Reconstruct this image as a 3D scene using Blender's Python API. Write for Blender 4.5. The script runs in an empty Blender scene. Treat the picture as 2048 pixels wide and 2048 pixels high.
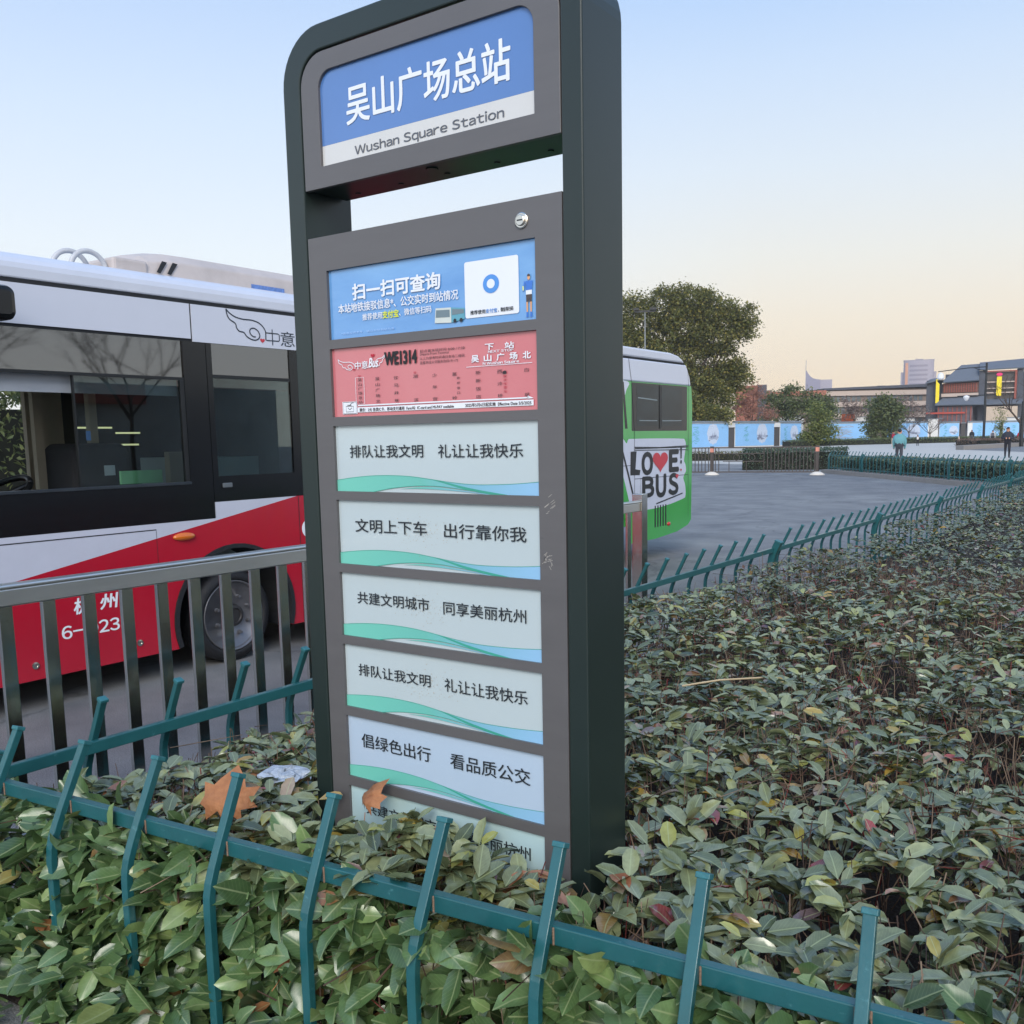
import bpy, bmesh, math, random
import numpy as np
from mathutils import Vector, Matrix
R = math.radians
random.seed(7)
rng = np.random.default_rng(7)
scn = bpy.context.scene
COL = scn.collection

# ------------------------------------------------------------------ camera
cam_d = bpy.data.cameras.new('camera')
cam = bpy.data.objects.new('camera', cam_d)
COL.objects.link(cam)
yaw, pitch, roll = -0.604159535, -0.132087634, -0.0170460357
fw = Vector((math.sin(yaw)*math.cos(pitch), math.cos(yaw)*math.cos(pitch), math.sin(pitch)))
r0 = fw.cross(Vector((0, 0, 1))).normalized()
u0 = r0.cross(fw)
cr_ = r0*math.cos(roll)+u0*math.sin(roll)
cu_ = -r0*math.sin(roll)+u0*math.cos(roll)
m3 = Matrix((cr_, cu_, -fw)).transposed()
cam.matrix_world = Matrix.Translation((0, 0, 1.6)) @ m3.to_4x4()
cam_d.sensor_width = 36.0
cam_d.sensor_fit = 'HORIZONTAL'
cam_d.lens = 1903.76/2048*36
cam_d.shift_x = -48.14/2048
cam_d.shift_y = 105.97/2048
cam_d.clip_start = 0.05
cam_d.clip_end = 5000
scn.camera = cam

# ------------------------------------------------------------------ sky, sun, exposure
def lin(h):
    h = h.lstrip('#')
    o = []
    for i in (0, 2, 4):
        c = int(h[i:i+2], 16)/255
        o.append(c/12.92 if c <= 0.04045 else ((c+0.055)/1.055)**2.4)
    return tuple(o)

SUN_EL, SUN_AZ = R(34), R(146)      # soft light of the bright sky behind the camera
world = bpy.data.worlds.new('World')
scn.world = world
world.use_nodes = True
nt = world.node_tree
nt.nodes.clear()
N = nt.nodes.new
L = nt.links.new
out = N('ShaderNodeOutputWorld')
sky = N('ShaderNodeTexSky')
sky.sky_type = 'NISHITA'
sky.sun_disc = False
sky.sun_elevation = R(6)
sky.sun_rotation = SUN_AZ
bg1 = N('ShaderNodeBackground'); bg1.inputs['Strength'].default_value = 0.02
L(sky.outputs[0], bg1.inputs['Color'])
tc = N('ShaderNodeTexCoord')
sx = N('ShaderNodeSeparateXYZ')
L(tc.outputs['Generated'], sx.inputs[0])

def ramp(stops):
    r = N('ShaderNodeValToRGB')
    e = r.color_ramp.elements
    while len(e) > 1:
        e.remove(e[0])
    for i, (p, c) in enumerate(stops):
        k = e[0] if i == 0 else e.new(p)
        k.position = p
        k.color = (*lin(c), 1)
    return r
rA = ramp([(0, '#F0D8BE'), (.05, '#F2DEC4'), (.11, '#EFE2D0'), (.17, '#E8E6E0'), (.25, '#DAE4EF'), (.33, '#C8DBF4'), (.42, '#AACAF5'), (.8, '#86ADE6')])
rB = ramp([(0, '#EEF0F0'), (.18, '#E6EEF6'), (.30, '#D0E1F8'), (.42, '#B2CDF4'), (.8, '#8BB1E8')])
L(sx.outputs['Z'], rA.inputs[0]); L(sx.outputs['Z'], rB.inputs[0])
mr = N('ShaderNodeMapRange'); mr.inputs['From Min'].default_value = -0.72; mr.inputs['From Max'].default_value = -0.36
L(sx.outputs['X'], mr.inputs['Value'])
mr2 = N('ShaderNodeMapRange'); mr2.inputs['From Min'].default_value = 0.1; mr2.inputs['From Max'].default_value = 0.7
L(sx.outputs['Y'], mr2.inputs['Value'])
mm = N('ShaderNodeMath'); mm.operation = 'MULTIPLY'
L(mr.outputs[0], mm.inputs[0]); L(mr2.outputs[0], mm.inputs[1])
mr3 = N('ShaderNodeMapRange'); mr3.inputs['From Min'].default_value = 0.5; mr3.inputs['From Max'].default_value = 0.05
L(sx.outputs['X'], mr3.inputs['Value'])
mm2 = N('ShaderNodeMath'); mm2.operation = 'MULTIPLY'
L(mm.outputs[0], mm2.inputs[0]); L(mr3.outputs[0], mm2.inputs[1])
mx = N('ShaderNodeMixRGB')
L(mm2.outputs[0], mx.inputs[0]); L(rB.outputs[0], mx.inputs[1]); L(rA.outputs[0], mx.inputs[2])
mg = N('ShaderNodeMapRange'); mg.inputs['From Min'].default_value = 0.25; mg.inputs['From Max'].default_value = -0.7
mg.inputs['To Min'].default_value = 0.97; mg.inputs['To Max'].default_value = 1.35
L(sx.outputs['Y'], mg.inputs['Value'])
bg2 = N('ShaderNodeBackground')
L(mx.outputs[0], bg2.inputs['Color']); L(mg.outputs[0], bg2.inputs['Strength'])
ad = N('ShaderNodeAddShader')
L(bg1.outputs[0], ad.inputs[0]); L(bg2.outputs[0], ad.inputs[1]); L(ad.outputs[0], out.inputs['Surface'])

sun_d = bpy.data.lights.new('sun', 'SUN')
sun_d.energy = 2.7
sun_d.angle = R(32)
sun_d.color = (1.0, 0.93, 0.84)
sun = bpy.data.objects.new('sun', sun_d)
COL.objects.link(sun)
sd = Vector((math.sin(SUN_AZ)*math.cos(SUN_EL), math.cos(SUN_AZ)*math.cos(SUN_EL), math.sin(SUN_EL)))
sun.rotation_euler = sd.to_track_quat('Z', 'Y').to_euler()
sun.location = (0, -10, 12)
vs = scn.view_settings
vs.view_transform = 'Standard'; vs.look = 'None'; vs.exposure = 0.10; vs.gamma = 1.0
vs.use_curve_mapping = False
try:
    scn.cycles.max_bounces = 8
    scn.cycles.transparent_max_bounces = 12
    scn.cycles.use_denoising = True
except Exception:
    pass

# ------------------------------------------------------------------ materials
MATS = {}
def mat(name, col, rough=.5, metal=0., var=.12, scale=5., bump=0., bscale=80., coat=0., spec=.5, col2=None, contrast=1., alpha=None, emit=0., stretch=None, chips=None):
    if name in MATS:
        return MATS[name]
    m = bpy.data.materials.new(name)
    m.use_nodes = True
    t = m.node_tree
    b = t.nodes['Principled BSDF']
    c = lin(col) if isinstance(col, str) else col
    b.inputs['Roughness'].default_value = rough
    b.inputs['Metallic'].default_value = metal
    b.inputs['Specular IOR Level'].default_value = spec
    b.inputs['Coat Weight'].default_value = coat
    b.inputs['Coat Roughness'].default_value = 0.06
    tcn = t.nodes.new('ShaderNodeTexCoord')
    src = tcn.outputs['Object']
    if stretch:
        mp = t.nodes.new('ShaderNodeMapping'); mp.inputs['Scale'].default_value = stretch
        t.links.new(src, mp.inputs[0]); src = mp.outputs[0]
    n = t.nodes.new('ShaderNodeTexNoise')
    n.inputs['Scale'].default_value = scale
    n.inputs['Detail'].default_value = 6
    n.inputs['Roughness'].default_value = .65
    t.links.new(src, n.inputs['Vector'])
    r = t.nodes.new('ShaderNodeValToRGB')
    lo, hi = .5-.28/contrast, .5+.28/contrast
    r.color_ramp.elements[0].position = lo
    r.color_ramp.elements[1].position = hi
    if col2:
        c2 = lin(col2) if isinstance(col2, str) else col2
        r.color_ramp.elements[0].color = (*c, 1); r.color_ramp.elements[1].color = (*c2, 1)
    else:
        r.color_ramp.elements[0].color = (*[max(0, x*(1-var)) for x in c], 1)
        r.color_ramp.elements[1].color = (*[min(1, x*(1+var)) for x in c], 1)
    t.links.new(n.outputs['Fac'], r.inputs[0])
    oc = r.outputs[0]
    if chips:       # (colour, noise scale, threshold): worn or dirty spots
        for cc, sc_, th_, amt in chips:
            nn_ = t.nodes.new('ShaderNodeTexNoise'); nn_.inputs['Scale'].default_value = sc_; nn_.inputs['Detail'].default_value = 8; nn_.inputs['Roughness'].default_value = .7
            t.links.new(src, nn_.inputs['Vector'])
            mm_ = t.nodes.new('ShaderNodeMapRange'); mm_.inputs['From Min'].default_value = th_; mm_.inputs['From Max'].default_value = th_+.05; mm_.inputs['To Max'].default_value = amt
            t.links.new(nn_.outputs['Fac'], mm_.inputs['Value'])
            mix_ = t.nodes.new('ShaderNodeMixRGB'); mix_.inputs[2].default_value = (*lin(cc), 1)
            t.links.new(mm_.outputs[0], mix_.inputs[0]); t.links.new(oc, mix_.inputs[1]); oc = mix_.outputs[0]
    t.links.new(oc, b.inputs['Base Color'])
    rr_ = t.nodes.new('ShaderNodeMapRange')
    rr_.inputs['To Min'].default_value = max(0.02, rough*.8); rr_.inputs['To Max'].default_value = min(1, rough*1.25)
    t.links.new(n.outputs['Fac'], rr_.inputs['Value']); t.links.new(rr_.outputs[0], b.inputs['Roughness'])
    if bump:
        n2 = t.nodes.new('ShaderNodeTexNoise'); n2.inputs['Scale'].default_value = bscale; n2.inputs['Detail'].default_value = 4
        t.links.new(src, n2.inputs['Vector'])
        bp = t.nodes.new('ShaderNodeBump'); bp.inputs['Strength'].default_value = bump; bp.inputs['Distance'].default_value = .02
        t.links.new(n2.outputs['Fac'], bp.inputs['Height']); t.links.new(bp.outputs[0], b.inputs['Normal'])
    if emit:
        b.inputs['Emission Color'].default_value = (*c, 1); b.inputs['Emission Strength'].default_value = emit
    MATS[name] = m
    return m

def leafmat(name, stops, rough=.42, trans=.22, spec=.5, veins=False):
    m = bpy.data.materials.new(name); m.use_nodes = True
    t = m.node_tree; b = t.nodes['Principled BSDF']; o = t.nodes['Material Output']
    g = t.nodes.new('ShaderNodeNewGeometry')
    r = t.nodes.new('ShaderNodeValToRGB'); r.color_ramp.interpolation = 'LINEAR'
    e = r.color_ramp.elements
    while len(e) > 1:
        e.remove(e[0])
    for i, (p, c) in enumerate(stops):
        k = e[0] if i == 0 else e.new(p)
        k.position = p; k.color = (*(lin(c) if isinstance(c, str) else c), 1)
    t.links.new(g.outputs['Random Per Island'], r.inputs[0])
    colo = r.outputs[0]
    if veins:
        uv = t.nodes.new('ShaderNodeUVMap'); uv.uv_map = 'blade'
        sp = t.nodes.new('ShaderNodeSeparateXYZ'); t.links.new(uv.outputs[0], sp.inputs[0])
        ab = t.nodes.new('ShaderNodeMath'); ab.operation = 'ABSOLUTE'; t.links.new(sp.outputs['Y'], ab.inputs[0])
        mrb = t.nodes.new('ShaderNodeMapRange'); mrb.inputs['From Min'].default_value = .012; mrb.inputs['From Max'].default_value = .045; mrb.inputs['To Min'].default_value = .55; mrb.inputs['To Max'].default_value = 0.
        t.links.new(ab.outputs[0], mrb.inputs['Value'])
        # side veins slanting to the tip
        sv = t.nodes.new('ShaderNodeMath'); sv.operation = 'MULTIPLY_ADD'; sv.inputs[1].default_value = -.55; t.links.new(ab.outputs[0], sv.inputs[0]); t.links.new(sp.outputs['X'], sv.inputs[2])
        sw = t.nodes.new('ShaderNodeMath'); sw.operation = 'MULTIPLY'; sw.inputs[1].default_value = 62; t.links.new(sv.outputs[0], sw.inputs[0])
        si = t.nodes.new('ShaderNodeMath'); si.operation = 'SINE'; t.links.new(sw.outputs[0], si.inputs[0])
        m4 = t.nodes.new('ShaderNodeMapRange'); m4.inputs['From Min'].default_value = .8; m4.inputs['From Max'].default_value = 1.; m4.inputs['To Max'].default_value = .14
        t.links.new(si.outputs[0], m4.inputs['Value'])
        mx_ = t.nodes.new('ShaderNodeMath'); mx_.operation = 'MAXIMUM'; t.links.new(mrb.outputs[0], mx_.inputs[0]); t.links.new(m4.outputs[0], mx_.inputs[1])
        # blotches: each leaf a little uneven
        ge2 = t.nodes.new('ShaderNodeNewGeometry'); no = t.nodes.new('ShaderNodeTexNoise'); no.inputs['Scale'].default_value = 55; no.inputs['Detail'].default_value = 3; t.links.new(ge2.outputs['Position'], no.inputs['Vector'])
        ml = t.nodes.new('ShaderNodeMixRGB'); ml.blend_type = 'OVERLAY'; ml.inputs[0].default_value = .35; t.links.new(r.outputs[0], ml.inputs[1]); t.links.new(no.outputs['Fac'], ml.inputs[2])
        vm = t.nodes.new('ShaderNodeMixRGB'); vm.inputs[2].default_value = (*lin('#a5b283'), 1); t.links.new(mx_.outputs[0], vm.inputs[0]); t.links.new(ml.outputs[0], vm.inputs[1])
        colo = vm.outputs[0]
    t.links.new(colo, b.inputs['Base Color'])
    b.inputs['Roughness'].default_value = rough; b.inputs['Specular IOR Level'].default_value = spec
    tr = t.nodes.new('ShaderNodeBsdfTranslucent'); t.links.new(colo, tr.inputs[0])
    mxs = t.nodes.new('ShaderNodeMixShader'); mxs.inputs[0].default_value = trans
    t.links.new(b.outputs[0], mxs.inputs[1]); t.links.new(tr.outputs[0], mxs.inputs[2]); t.links.new(mxs.outputs[0], o.inputs['Surface'])
    MATS[name] = m
    return m

def glassmat(name, tint, rough=.02, gloss=.5, ior=1.5):
    m = bpy.data.materials.new(name); m.use_nodes = True
    t = m.node_tree; t.nodes.remove(t.nodes['Principled BSDF']); o = t.nodes['Material Output']
    tr = t.nodes.new('ShaderNodeBsdfTransparent'); tr.inputs[0].default_value = (*tint, 1)
    gl = t.nodes.new('ShaderNodeBsdfGlossy'); gl.inputs['Roughness'].default_value = rough
    fr = t.nodes.new('ShaderNodeFresnel'); fr.inputs['IOR'].default_value = ior
    mu = t.nodes.new('ShaderNodeMath'); mu.operation = 'MULTIPLY'; mu.inputs[1].default_value = gloss*2
    t.links.new(fr.outputs[0], mu.inputs[0])
    mxs = t.nodes.new('ShaderNodeMixShader')
    t.links.new(mu.outputs[0], mxs.inputs[0]); t.links.new(tr.outputs[0], mxs.inputs[1]); t.links.new(gl.outputs[0], mxs.inputs[2])
    t.links.new(mxs.outputs[0], o.inputs['Surface'])
    MATS[name] = m
    return m

# ------------------------------------------------------------------ mesh helpers
ORG = {}
def tag(o, label=None, cat=None, group=None, kind=None):
    if label: o['label'] = label
    if cat: o['category'] = cat
    if group: o['group'] = group
    if kind: o['kind'] = kind
    return o

def thing(name, loc, label, cat, group=None):
    o = bpy.data.objects.new(name, None)
    o.empty_display_size = .2
    COL.objects.link(o)
    o.location = loc
    ORG[o] = Vector(loc)
    return tag(o, label, cat, group)

def frame_at(X, Y, rot=0.):
    d = Vector((X, Y)).normalized()
    return (X, Y, math.atan2(-d.x, d.y)+rot)

class MB:
    def __init__(self, frame=None, z0=0.):
        self.v = []; self.f = []; self.mi = []
        self.fr = frame; self.z0 = z0
    def add(self, vs_, fs, mi=0):
        b = len(self.v)
        if self.fr:
            X, Y, a = self.fr
            ca, sa = math.cos(a), math.sin(a)
            vs_ = [(X+p[0]*ca-p[1]*sa, Y+p[0]*sa+p[1]*ca, p[2]+self.z0) for p in vs_]
        self.v.extend([tuple(p) for p in vs_])
        self.f.extend([tuple(i+b for i in f) for f in fs])
        self.mi.extend([mi]*len(fs))
        return self
    def box(self, x0, x1, y0, y1, z0, z1, mi=0):
        if x0 > x1: x0, x1 = x1, x0
        if y0 > y1: y0, y1 = y1, y0
        if z0 > z1: z0, z1 = z1, z0
        p = [(x0,y0,z0),(x1,y0,z0),(x1,y1,z0),(x0,y1,z0),(x0,y0,z1),(x1,y0,z1),(x1,y1,z1),(x0,y1,z1)]
        return self.add(p, [(0,3,2,1),(4,5,6,7),(0,1,5,4),(1,2,6,5),(2,3,7,6),(3,0,4,7)], mi)
    def prism(self, poly, plane, c0, c1, mi=0):
        n = len(poly)
        def P(a, b, c):
            return {'xz': (a, c, b), 'yz': (c, a, b), 'xy': (a, b, c)}[plane]
        vs_ = [P(a, b, c0) for a, b in poly]+[P(a, b, c1) for a, b in poly]
        fs = [tuple(range(n))[::-1], tuple(range(n, 2*n))]+[(i, (i+1) % n, n+(i+1) % n, n+i) for i in range(n)]
        return self.add(vs_, fs, mi)
    def ring(self, outer, inner, plane, c0, c1, mi=0, closed=True):
        n = len(outer)
        def P(a, b, c):
            return {'xz': (a, c, b), 'yz': (c, a, b), 'xy': (a, b, c)}[plane]
        vs_ = []
        for lp in (outer, inner):
            for c in (c0, c1):
                vs_ += [P(a, b, c) for a, b in lp]
        fs = []
        rg = range(n if closed else n-1)
        for i in rg:
            j = (i+1) % n
            fs += [(i, j, 2*n+j, 2*n+i), (n+i, 3*n+i, 3*n+j, n+j), (i, n+i, n+j, j), (2*n+i, 2*n+j, 3*n+j, 3*n+i)]
        if not closed:
            for i in (0, n-1):
                fs.append((i, n+i, 3*n+i, 2*n+i))
        return self.add(vs_, fs, mi)
    def sweep(self, path, w, h, side, mi=0, cap=True):
        s = Vector(side).normalized()
        pts = [Vector(p) for p in path]; n = len(pts); vs_ = []
        for i, p in enumerate(pts):
            t = (pts[min(i+1, n-1)]-pts[max(i-1, 0)]).normalized()
            u = t.cross(s).normalized()
            for a, b in ((-1, -1), (1, -1), (1, 1), (-1, 1)):
                vs_.append(p+s*(a*w/2)+u*(b*h/2))
        fs = []
        for i in range(n-1):
            for k in range(4):
                fs.append((4*i+k, 4*i+(k+1) % 4, 4*i+4+(k+1) % 4, 4*i+4+k))
        if cap:
            fs += [(3, 2, 1, 0), tuple(4*(n-1)+k for k in range(4))]
        return self.add(vs_, fs, mi)
    def tube(self, path, rad, n=8, mi=0, cap=True):
        pts = [Vector(p) for p in path]; m = len(pts)
        if not hasattr(rad, '__len__'): rad = [rad]*m
        vs_ = []; ref = Vector((0.13, 0.27, 1)).normalized()
        for i, p in enumerate(pts):
            t = (pts[min(i+1, m-1)]-pts[max(i-1, 0)]).normalized()
            a = t.cross(ref)
            if a.length < 1e-3: a = t.cross(Vector((1, 0, 0)))
            a.normalize(); b = t.cross(a)
            for k in range(n):
                q = 2*math.pi*k/n
                vs_.append(p+(a*math.cos(q)+b*math.sin(q))*rad[i])
        fs = [(i*n+k, i*n+(k+1) % n, (i+1)*n+(k+1) % n, (i+1)*n+k) for i in range(m-1) for k in range(n)]
        if cap:
            fs += [tuple(range(n))[::-1], tuple((m-1)*n+k for k in range(n))]
        return self.add(vs_, fs, mi)
    def lathe(self, c, axis, prof, n=24, mi=0, caps=True):
        """prof: (distance along axis, radius)"""
        ax = Vector(axis).normalized()
        a = ax.orthogonal().normalized(); b = ax.cross(a); c = Vector(c); vs_ = []
        for (d, r) in prof:
            for k in range(n):
                q = 2*math.pi*k/n
                vs_.append(c+ax*d+(a*math.cos(q)+b*math.sin(q))*max(r, 1e-4))
        m = len(prof)
        fs = [(i*n+k, i*n+(k+1) % n, (i+1)*n+(k+1) % n, (i+1)*n+k) for i in range(m-1) for k in range(n)]
        if caps: fs += [tuple(range(n))[::-1], tuple((m-1)*n+k for k in range(n))]
        return self.add(vs_, fs, mi)
    def blob(self, c, rx, ry, rz, nu=12, nv=8, mi=0, jit=0.):
        vs_ = []; c = Vector(c)
        for i in range(nv+1):
            th = math.pi*i/nv
            for k in range(nu):
                ph = 2*math.pi*k/nu
                j = 1+random.uniform(-jit, jit)
                vs_.append((c.x+rx*j*math.sin(th)*math.cos(ph), c.y+ry*j*math.sin(th)*math.sin(ph), c.z+rz*j*math.cos(th)))
        fs = [(i*nu+k, i*nu+(k+1) % nu, (i+1)*nu+(k+1) % nu, (i+1)*nu+k) for i in range(nv) for k in range(nu)]
        return self.add(vs_, fs, mi)
    def poly(self, pts, mi=0):
        return self.add(pts, [tuple(range(len(pts)))], mi)
    def stroke(self, pts, w, fn, mi=0, closed=False):
        P = [Vector(p) for p in pts]; n = len(P)
        vs_ = []
        for i, p in enumerate(P):
            a = P[(i-1) % n] if (closed or i > 0) else p
            b = P[(i+1) % n] if (closed or i < n-1) else p
            t = (b-a)
            if t.length < 1e-9: t = Vector((1, 0))
            t.normalize(); q = Vector((-t.y, t.x))*(w/2)
            vs_ += [fn(*(p+q)), fn(*(p-q))]
        fs = [(2*i, 2*i+1, 2*((i+1) % n)+1, 2*((i+1) % n)) for i in range(n if closed else n-1)]
        return self.add(vs_, fs, mi)
    def build(self, name, mats, parent=None, smooth=False, bevel=0., norm=True, **kw):
        me = bpy.data.meshes.new(name)
        if parent is not None:
            o0 = ORG[parent]
        elif self.v:
            a = np.array(self.v); o0 = Vector(((a[:, 0].min()+a[:, 0].max())/2, (a[:, 1].min()+a[:, 1].max())/2, a[:, 2].min()))
        else:
            o0 = Vector((0, 0, 0))
        me.from_pydata([(p[0]-o0.x, p[1]-o0.y, p[2]-o0.z) for p in self.v], [], self.f)
        if not isinstance(mats, (list, tuple)): mats = [mats]
        for m in mats: me.materials.append(m)
        if len(mats) > 1: me.polygons.foreach_set('material_index', self.mi)
        if norm:
            bm = bmesh.new(); bm.from_mesh(me)
            bmesh.ops.recalc_face_normals(bm, faces=bm.faces)
            bm.to_mesh(me); bm.free()
        if smooth: me.polygons.foreach_set('use_smooth', [True]*len(me.polygons))
        me.update()
        o = bpy.data.objects.new(name, me)
        COL.objects.link(o)
        ORG[o] = o0
        if parent is not None: o.parent = parent
        else: o.location = o0
        if bevel:
            md = o.modifiers.new('bevel', 'BEVEL'); md.width = bevel; md.segments = 2; md.limit_method = 'ANGLE'; md.angle_limit = R(40)
        tag(o, kw.get('label'), kw.get('cat'), kw.get('group'), kw.get('kind'))
        return o

def copy_tree(o, loc=None, rotz=None, parent=None, label=None):
    c = o.copy(); COL.objects.link(c)
    if parent is not None: c.parent = parent
    if loc is not None: c.location = loc
    if rotz is not None: c.rotation_euler = (0, 0, rotz)
    if label: c['label'] = label
    ORG[c] = ORG.get(o, Vector((0, 0, 0)))
    for ch in list(o.children):
        copy_tree(ch, parent=c)
    return c

def rr(x0, x1, z0, z1, rt, rb=None, n=8):
    """rounded rectangle, counter clockwise from bottom left"""
    if rb is None: rb = rt
    rb = max(rb, .0008); rt = max(rt, .0008); o = []
    for (cx, cz, r, a0) in ((x0+rb, z0+rb, rb, 180), (x1-rb, z0+rb, rb, 270), (x1-rt, z1-rt, rt, 0), (x0+rt, z1-rt, rt, 90)):
        for i in range(n+1):
            a = R(a0+90*i/n); o.append((cx+r*math.cos(a), cz+r*math.sin(a)))
    return o

def crv(pts, k=8):
    P = [Vector(p) for p in pts]; o = []
    for i in range(len(P)-1):
        p0 = P[max(i-1, 0)]; p1 = P[i]; p2 = P[i+1]; p3 = P[min(i+2, len(P)-1)]
        for j in range(k):
            t = j/k
            o.append(.5*((2*p1)+(p2-p0)*t+(2*p0-5*p1+4*p2-p3)*t*t+(3*p1-p0-3*p2+p3)*t**3))
    o.append(P[-1])
    return o

TXT = {}
def glyphs(s, bold=0.):
    k = (s, bold)
    if k not in TXT:
        cu = bpy.data.curves.new('t', 'FONT'); cu.body = s; cu.offset = bold; cu.resolution_u = 4
        ob = bpy.data.objects.new('t', cu); COL.objects.link(ob)
        dg = bpy.context.evaluated_depsgraph_get()
        me = bpy.data.meshes.new_from_object(ob.evaluated_get(dg))
        vs_ = [(v.co.x, v.co.y) for v in me.vertices]; fs = [tuple(p.vertices) for p in me.polygons]
        bpy.data.objects.remove(ob); bpy.data.curves.remove(cu); bpy.data.meshes.remove(me)
        TXT[k] = (vs_, fs)
    return TXT[k]

LATIN = {}
def latin(s):
    """upright sans letters spaced by their own widths"""
    V = []; F = []; x = 0.
    for ch in s:
        if ch == ' ':
            x += .30; continue
        c2 = chr(ord(ch)+0xFEE0)
        vs_, fs = glyphs(c2); a = np.array(vs_); lo, hi = a[:, 0].min(), a[:, 0].max(); b = len(V)
        V += [(u-lo+x, v) for u, v in vs_]; F += [tuple(i+b for i in f) for f in fs]
        x += hi-lo+.075
    return V, F

def text(mb, s, x0, x1, z0, z1, fn, bold=0., mi=0, slant=0., sans=False):
    vs_, fs = latin(s) if sans else glyphs(s)
    if not vs_: return
    a = np.array(vs_); lo = a.min(0); hi = a.max(0); sp = np.maximum(hi-lo, 1e-6)
    o_, eu, ev = (Vector(fn(*t_)) for t_ in ((0, 0), (1, 0), (0, 1)))
    nr = (eu-o_).cross(ev-o_).normalized()
    hh = min(z1-z0, (x1-x0)); d = bold*(z1-z0)/(sp[1] if sp[1] > .3 else 1)
    sh = [(0, 0)] if bold <= 0 else [(0, 0), (d, 0), (-d, 0), (0, d*.8), (0, -d*.8), (d*.7, d*.6), (-d*.7, d*.6), (d*.7, -d*.6), (-d*.7, -d*.6)]
    for k_, (du, dv) in enumerate(sh):
        q = [(x0+(x-lo[0])/sp[0]*(x1-x0)+slant*(y-lo[1])/sp[1]*(z1-z0)+du, z0+(y-lo[1])/sp[1]*(z1-z0)+dv) for x, y in vs_]
        mb.add([tuple(Vector(fn(u, v))+nr*(.00006*k_)) for u, v in q], fs, mi)

def letter(par, m_, s, x0, x1, z0, z1, fn, bold=0., slant=0., sans=False, nm='lettering'):
    q = MB(); text(q, s, x0, x1, z0, z1, fn, bold, 0, slant, sans)
    return q.build(nm, m_, par, norm=False)

def heart(cx, cz, w, h, n=28):
    o = []
    for i in range(n):
        t = 2*math.pi*i/n
        o.append((cx+w/2*math.sin(t)**3, cz+h/2*((13*math.cos(t)-5*math.cos(2*t)-2*math.cos(3*t)-math.cos(4*t))/15.)+.06*h))
    return o

def np_mesh(name, V, F, mats, parent=None, smooth=True, **kw):
    """V (n,3), F list of (array of (m,k) faces)"""
    o0 = ORG[parent] if parent is not None else Vector((float(V[:, 0].mean()), float(V[:, 1].mean()), float(V[:, 2].min())))
    me = bpy.data.meshes.new(name)
    V = V-np.array(o0)
    me.vertices.add(len(V)); me.vertices.foreach_set('co', V.astype(np.float32).ravel())
    nl = sum(f.size for f in F); nf = sum(len(f) for f in F)
    me.loops.add(nl); me.polygons.add(nf)
    me.loops.foreach_set('vertex_index', np.concatenate([f.ravel() for f in F]).astype(np.int32))
    tot = np.concatenate([np.full(len(f), f.shape[1]) for f in F]); st = np.concatenate([[0], np.cumsum(tot)[:-1]])
    me.polygons.foreach_set('loop_start', st.astype(np.int32)); me.polygons.foreach_set('loop_total', tot.astype(np.int32))
    if smooth: me.polygons.foreach_set('use_smooth', np.ones(nf, bool))
    for m in (mats if isinstance(mats, (list, tuple)) else [mats]): me.materials.append(m)
    me.update(calc_edges=True)
    if 'uv' in kw:
        ul = me.uv_layers.new(name='blade'); vi = np.concatenate([f.ravel() for f in F])
        ul.data.foreach_set('uv', kw['uv'][vi].astype(np.float32).ravel())
    o = bpy.data.objects.new(name, me); COL.objects.link(o); ORG[o] = o0
    if parent is not None: o.parent = parent
    else: o.location = o0
    tag(o, kw.get('label'), kw.get('cat'), kw.get('group'), kw.get('kind'))
    return o

def unit(a):
    return a/np.maximum(np.linalg.norm(a, axis=1, keepdims=True), 1e-9)

def leaves(name, P, D, Nn, Ln, Wd, mats, parent=None, fine=True, curl=.12, fold=.18, **kw):
    """leaf blades: base P, direction D, normal Nn, length, width"""
    n = len(P); D = unit(D); S = unit(np.cross(D, Nn)); U = np.cross(S, D)
    Ln = Ln[:, None]; Wd = Wd[:, None]
    c = (curl*(rng.random((n, 1))*1.6-.3))*Ln
    if fine:
        prof = [(0, 0, 0), (.3, 0, 0), (.62, 0, 0), (1, 0, 0), (.25, .42, 1), (.58, .50, 1), (.25, -.42, 1), (.58, -.50, 1), (.86, .29, 1), (.86, -.29, 1)]
        Fx = [np.array([(0, 1, 4), (0, 6, 1), (3, 8, 2), (3, 2, 9)]), np.array([(1, 2, 5, 4), (6, 7, 2, 1)]), np.array([(2, 8, 5), (2, 7, 9)])]
    else:
        prof = [(0, 0, 0), (1, 0, 0), (.45, .5, 1), (.45, -.5, 1), (.5, 0, 0)]
        Fx = [np.array([(0, 4, 2), (4, 1, 2), (0, 3, 4), (4, 3, 1)])]
    k = len(prof); V = np.empty((n, k, 3))
    for i, (a, b, e) in enumerate(prof):
        V[:, i] = P+D*Ln*a+S*Wd*b*1.0+U*(fold*Wd*e-c*4*(a-.4)**2*(1 if a > .4 else .4))
    base = (np.arange(n)*k)
    F = [(f[None, :, :]+base[:, None, None]).reshape(-1, f.shape[1]) for f in Fx]
    if fine: kw['uv'] = np.tile(np.array([(a, b) for a, b, e in prof]), (n, 1))
    return np_mesh(name, V.reshape(-1, 3), F, mats, parent, **kw)

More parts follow.
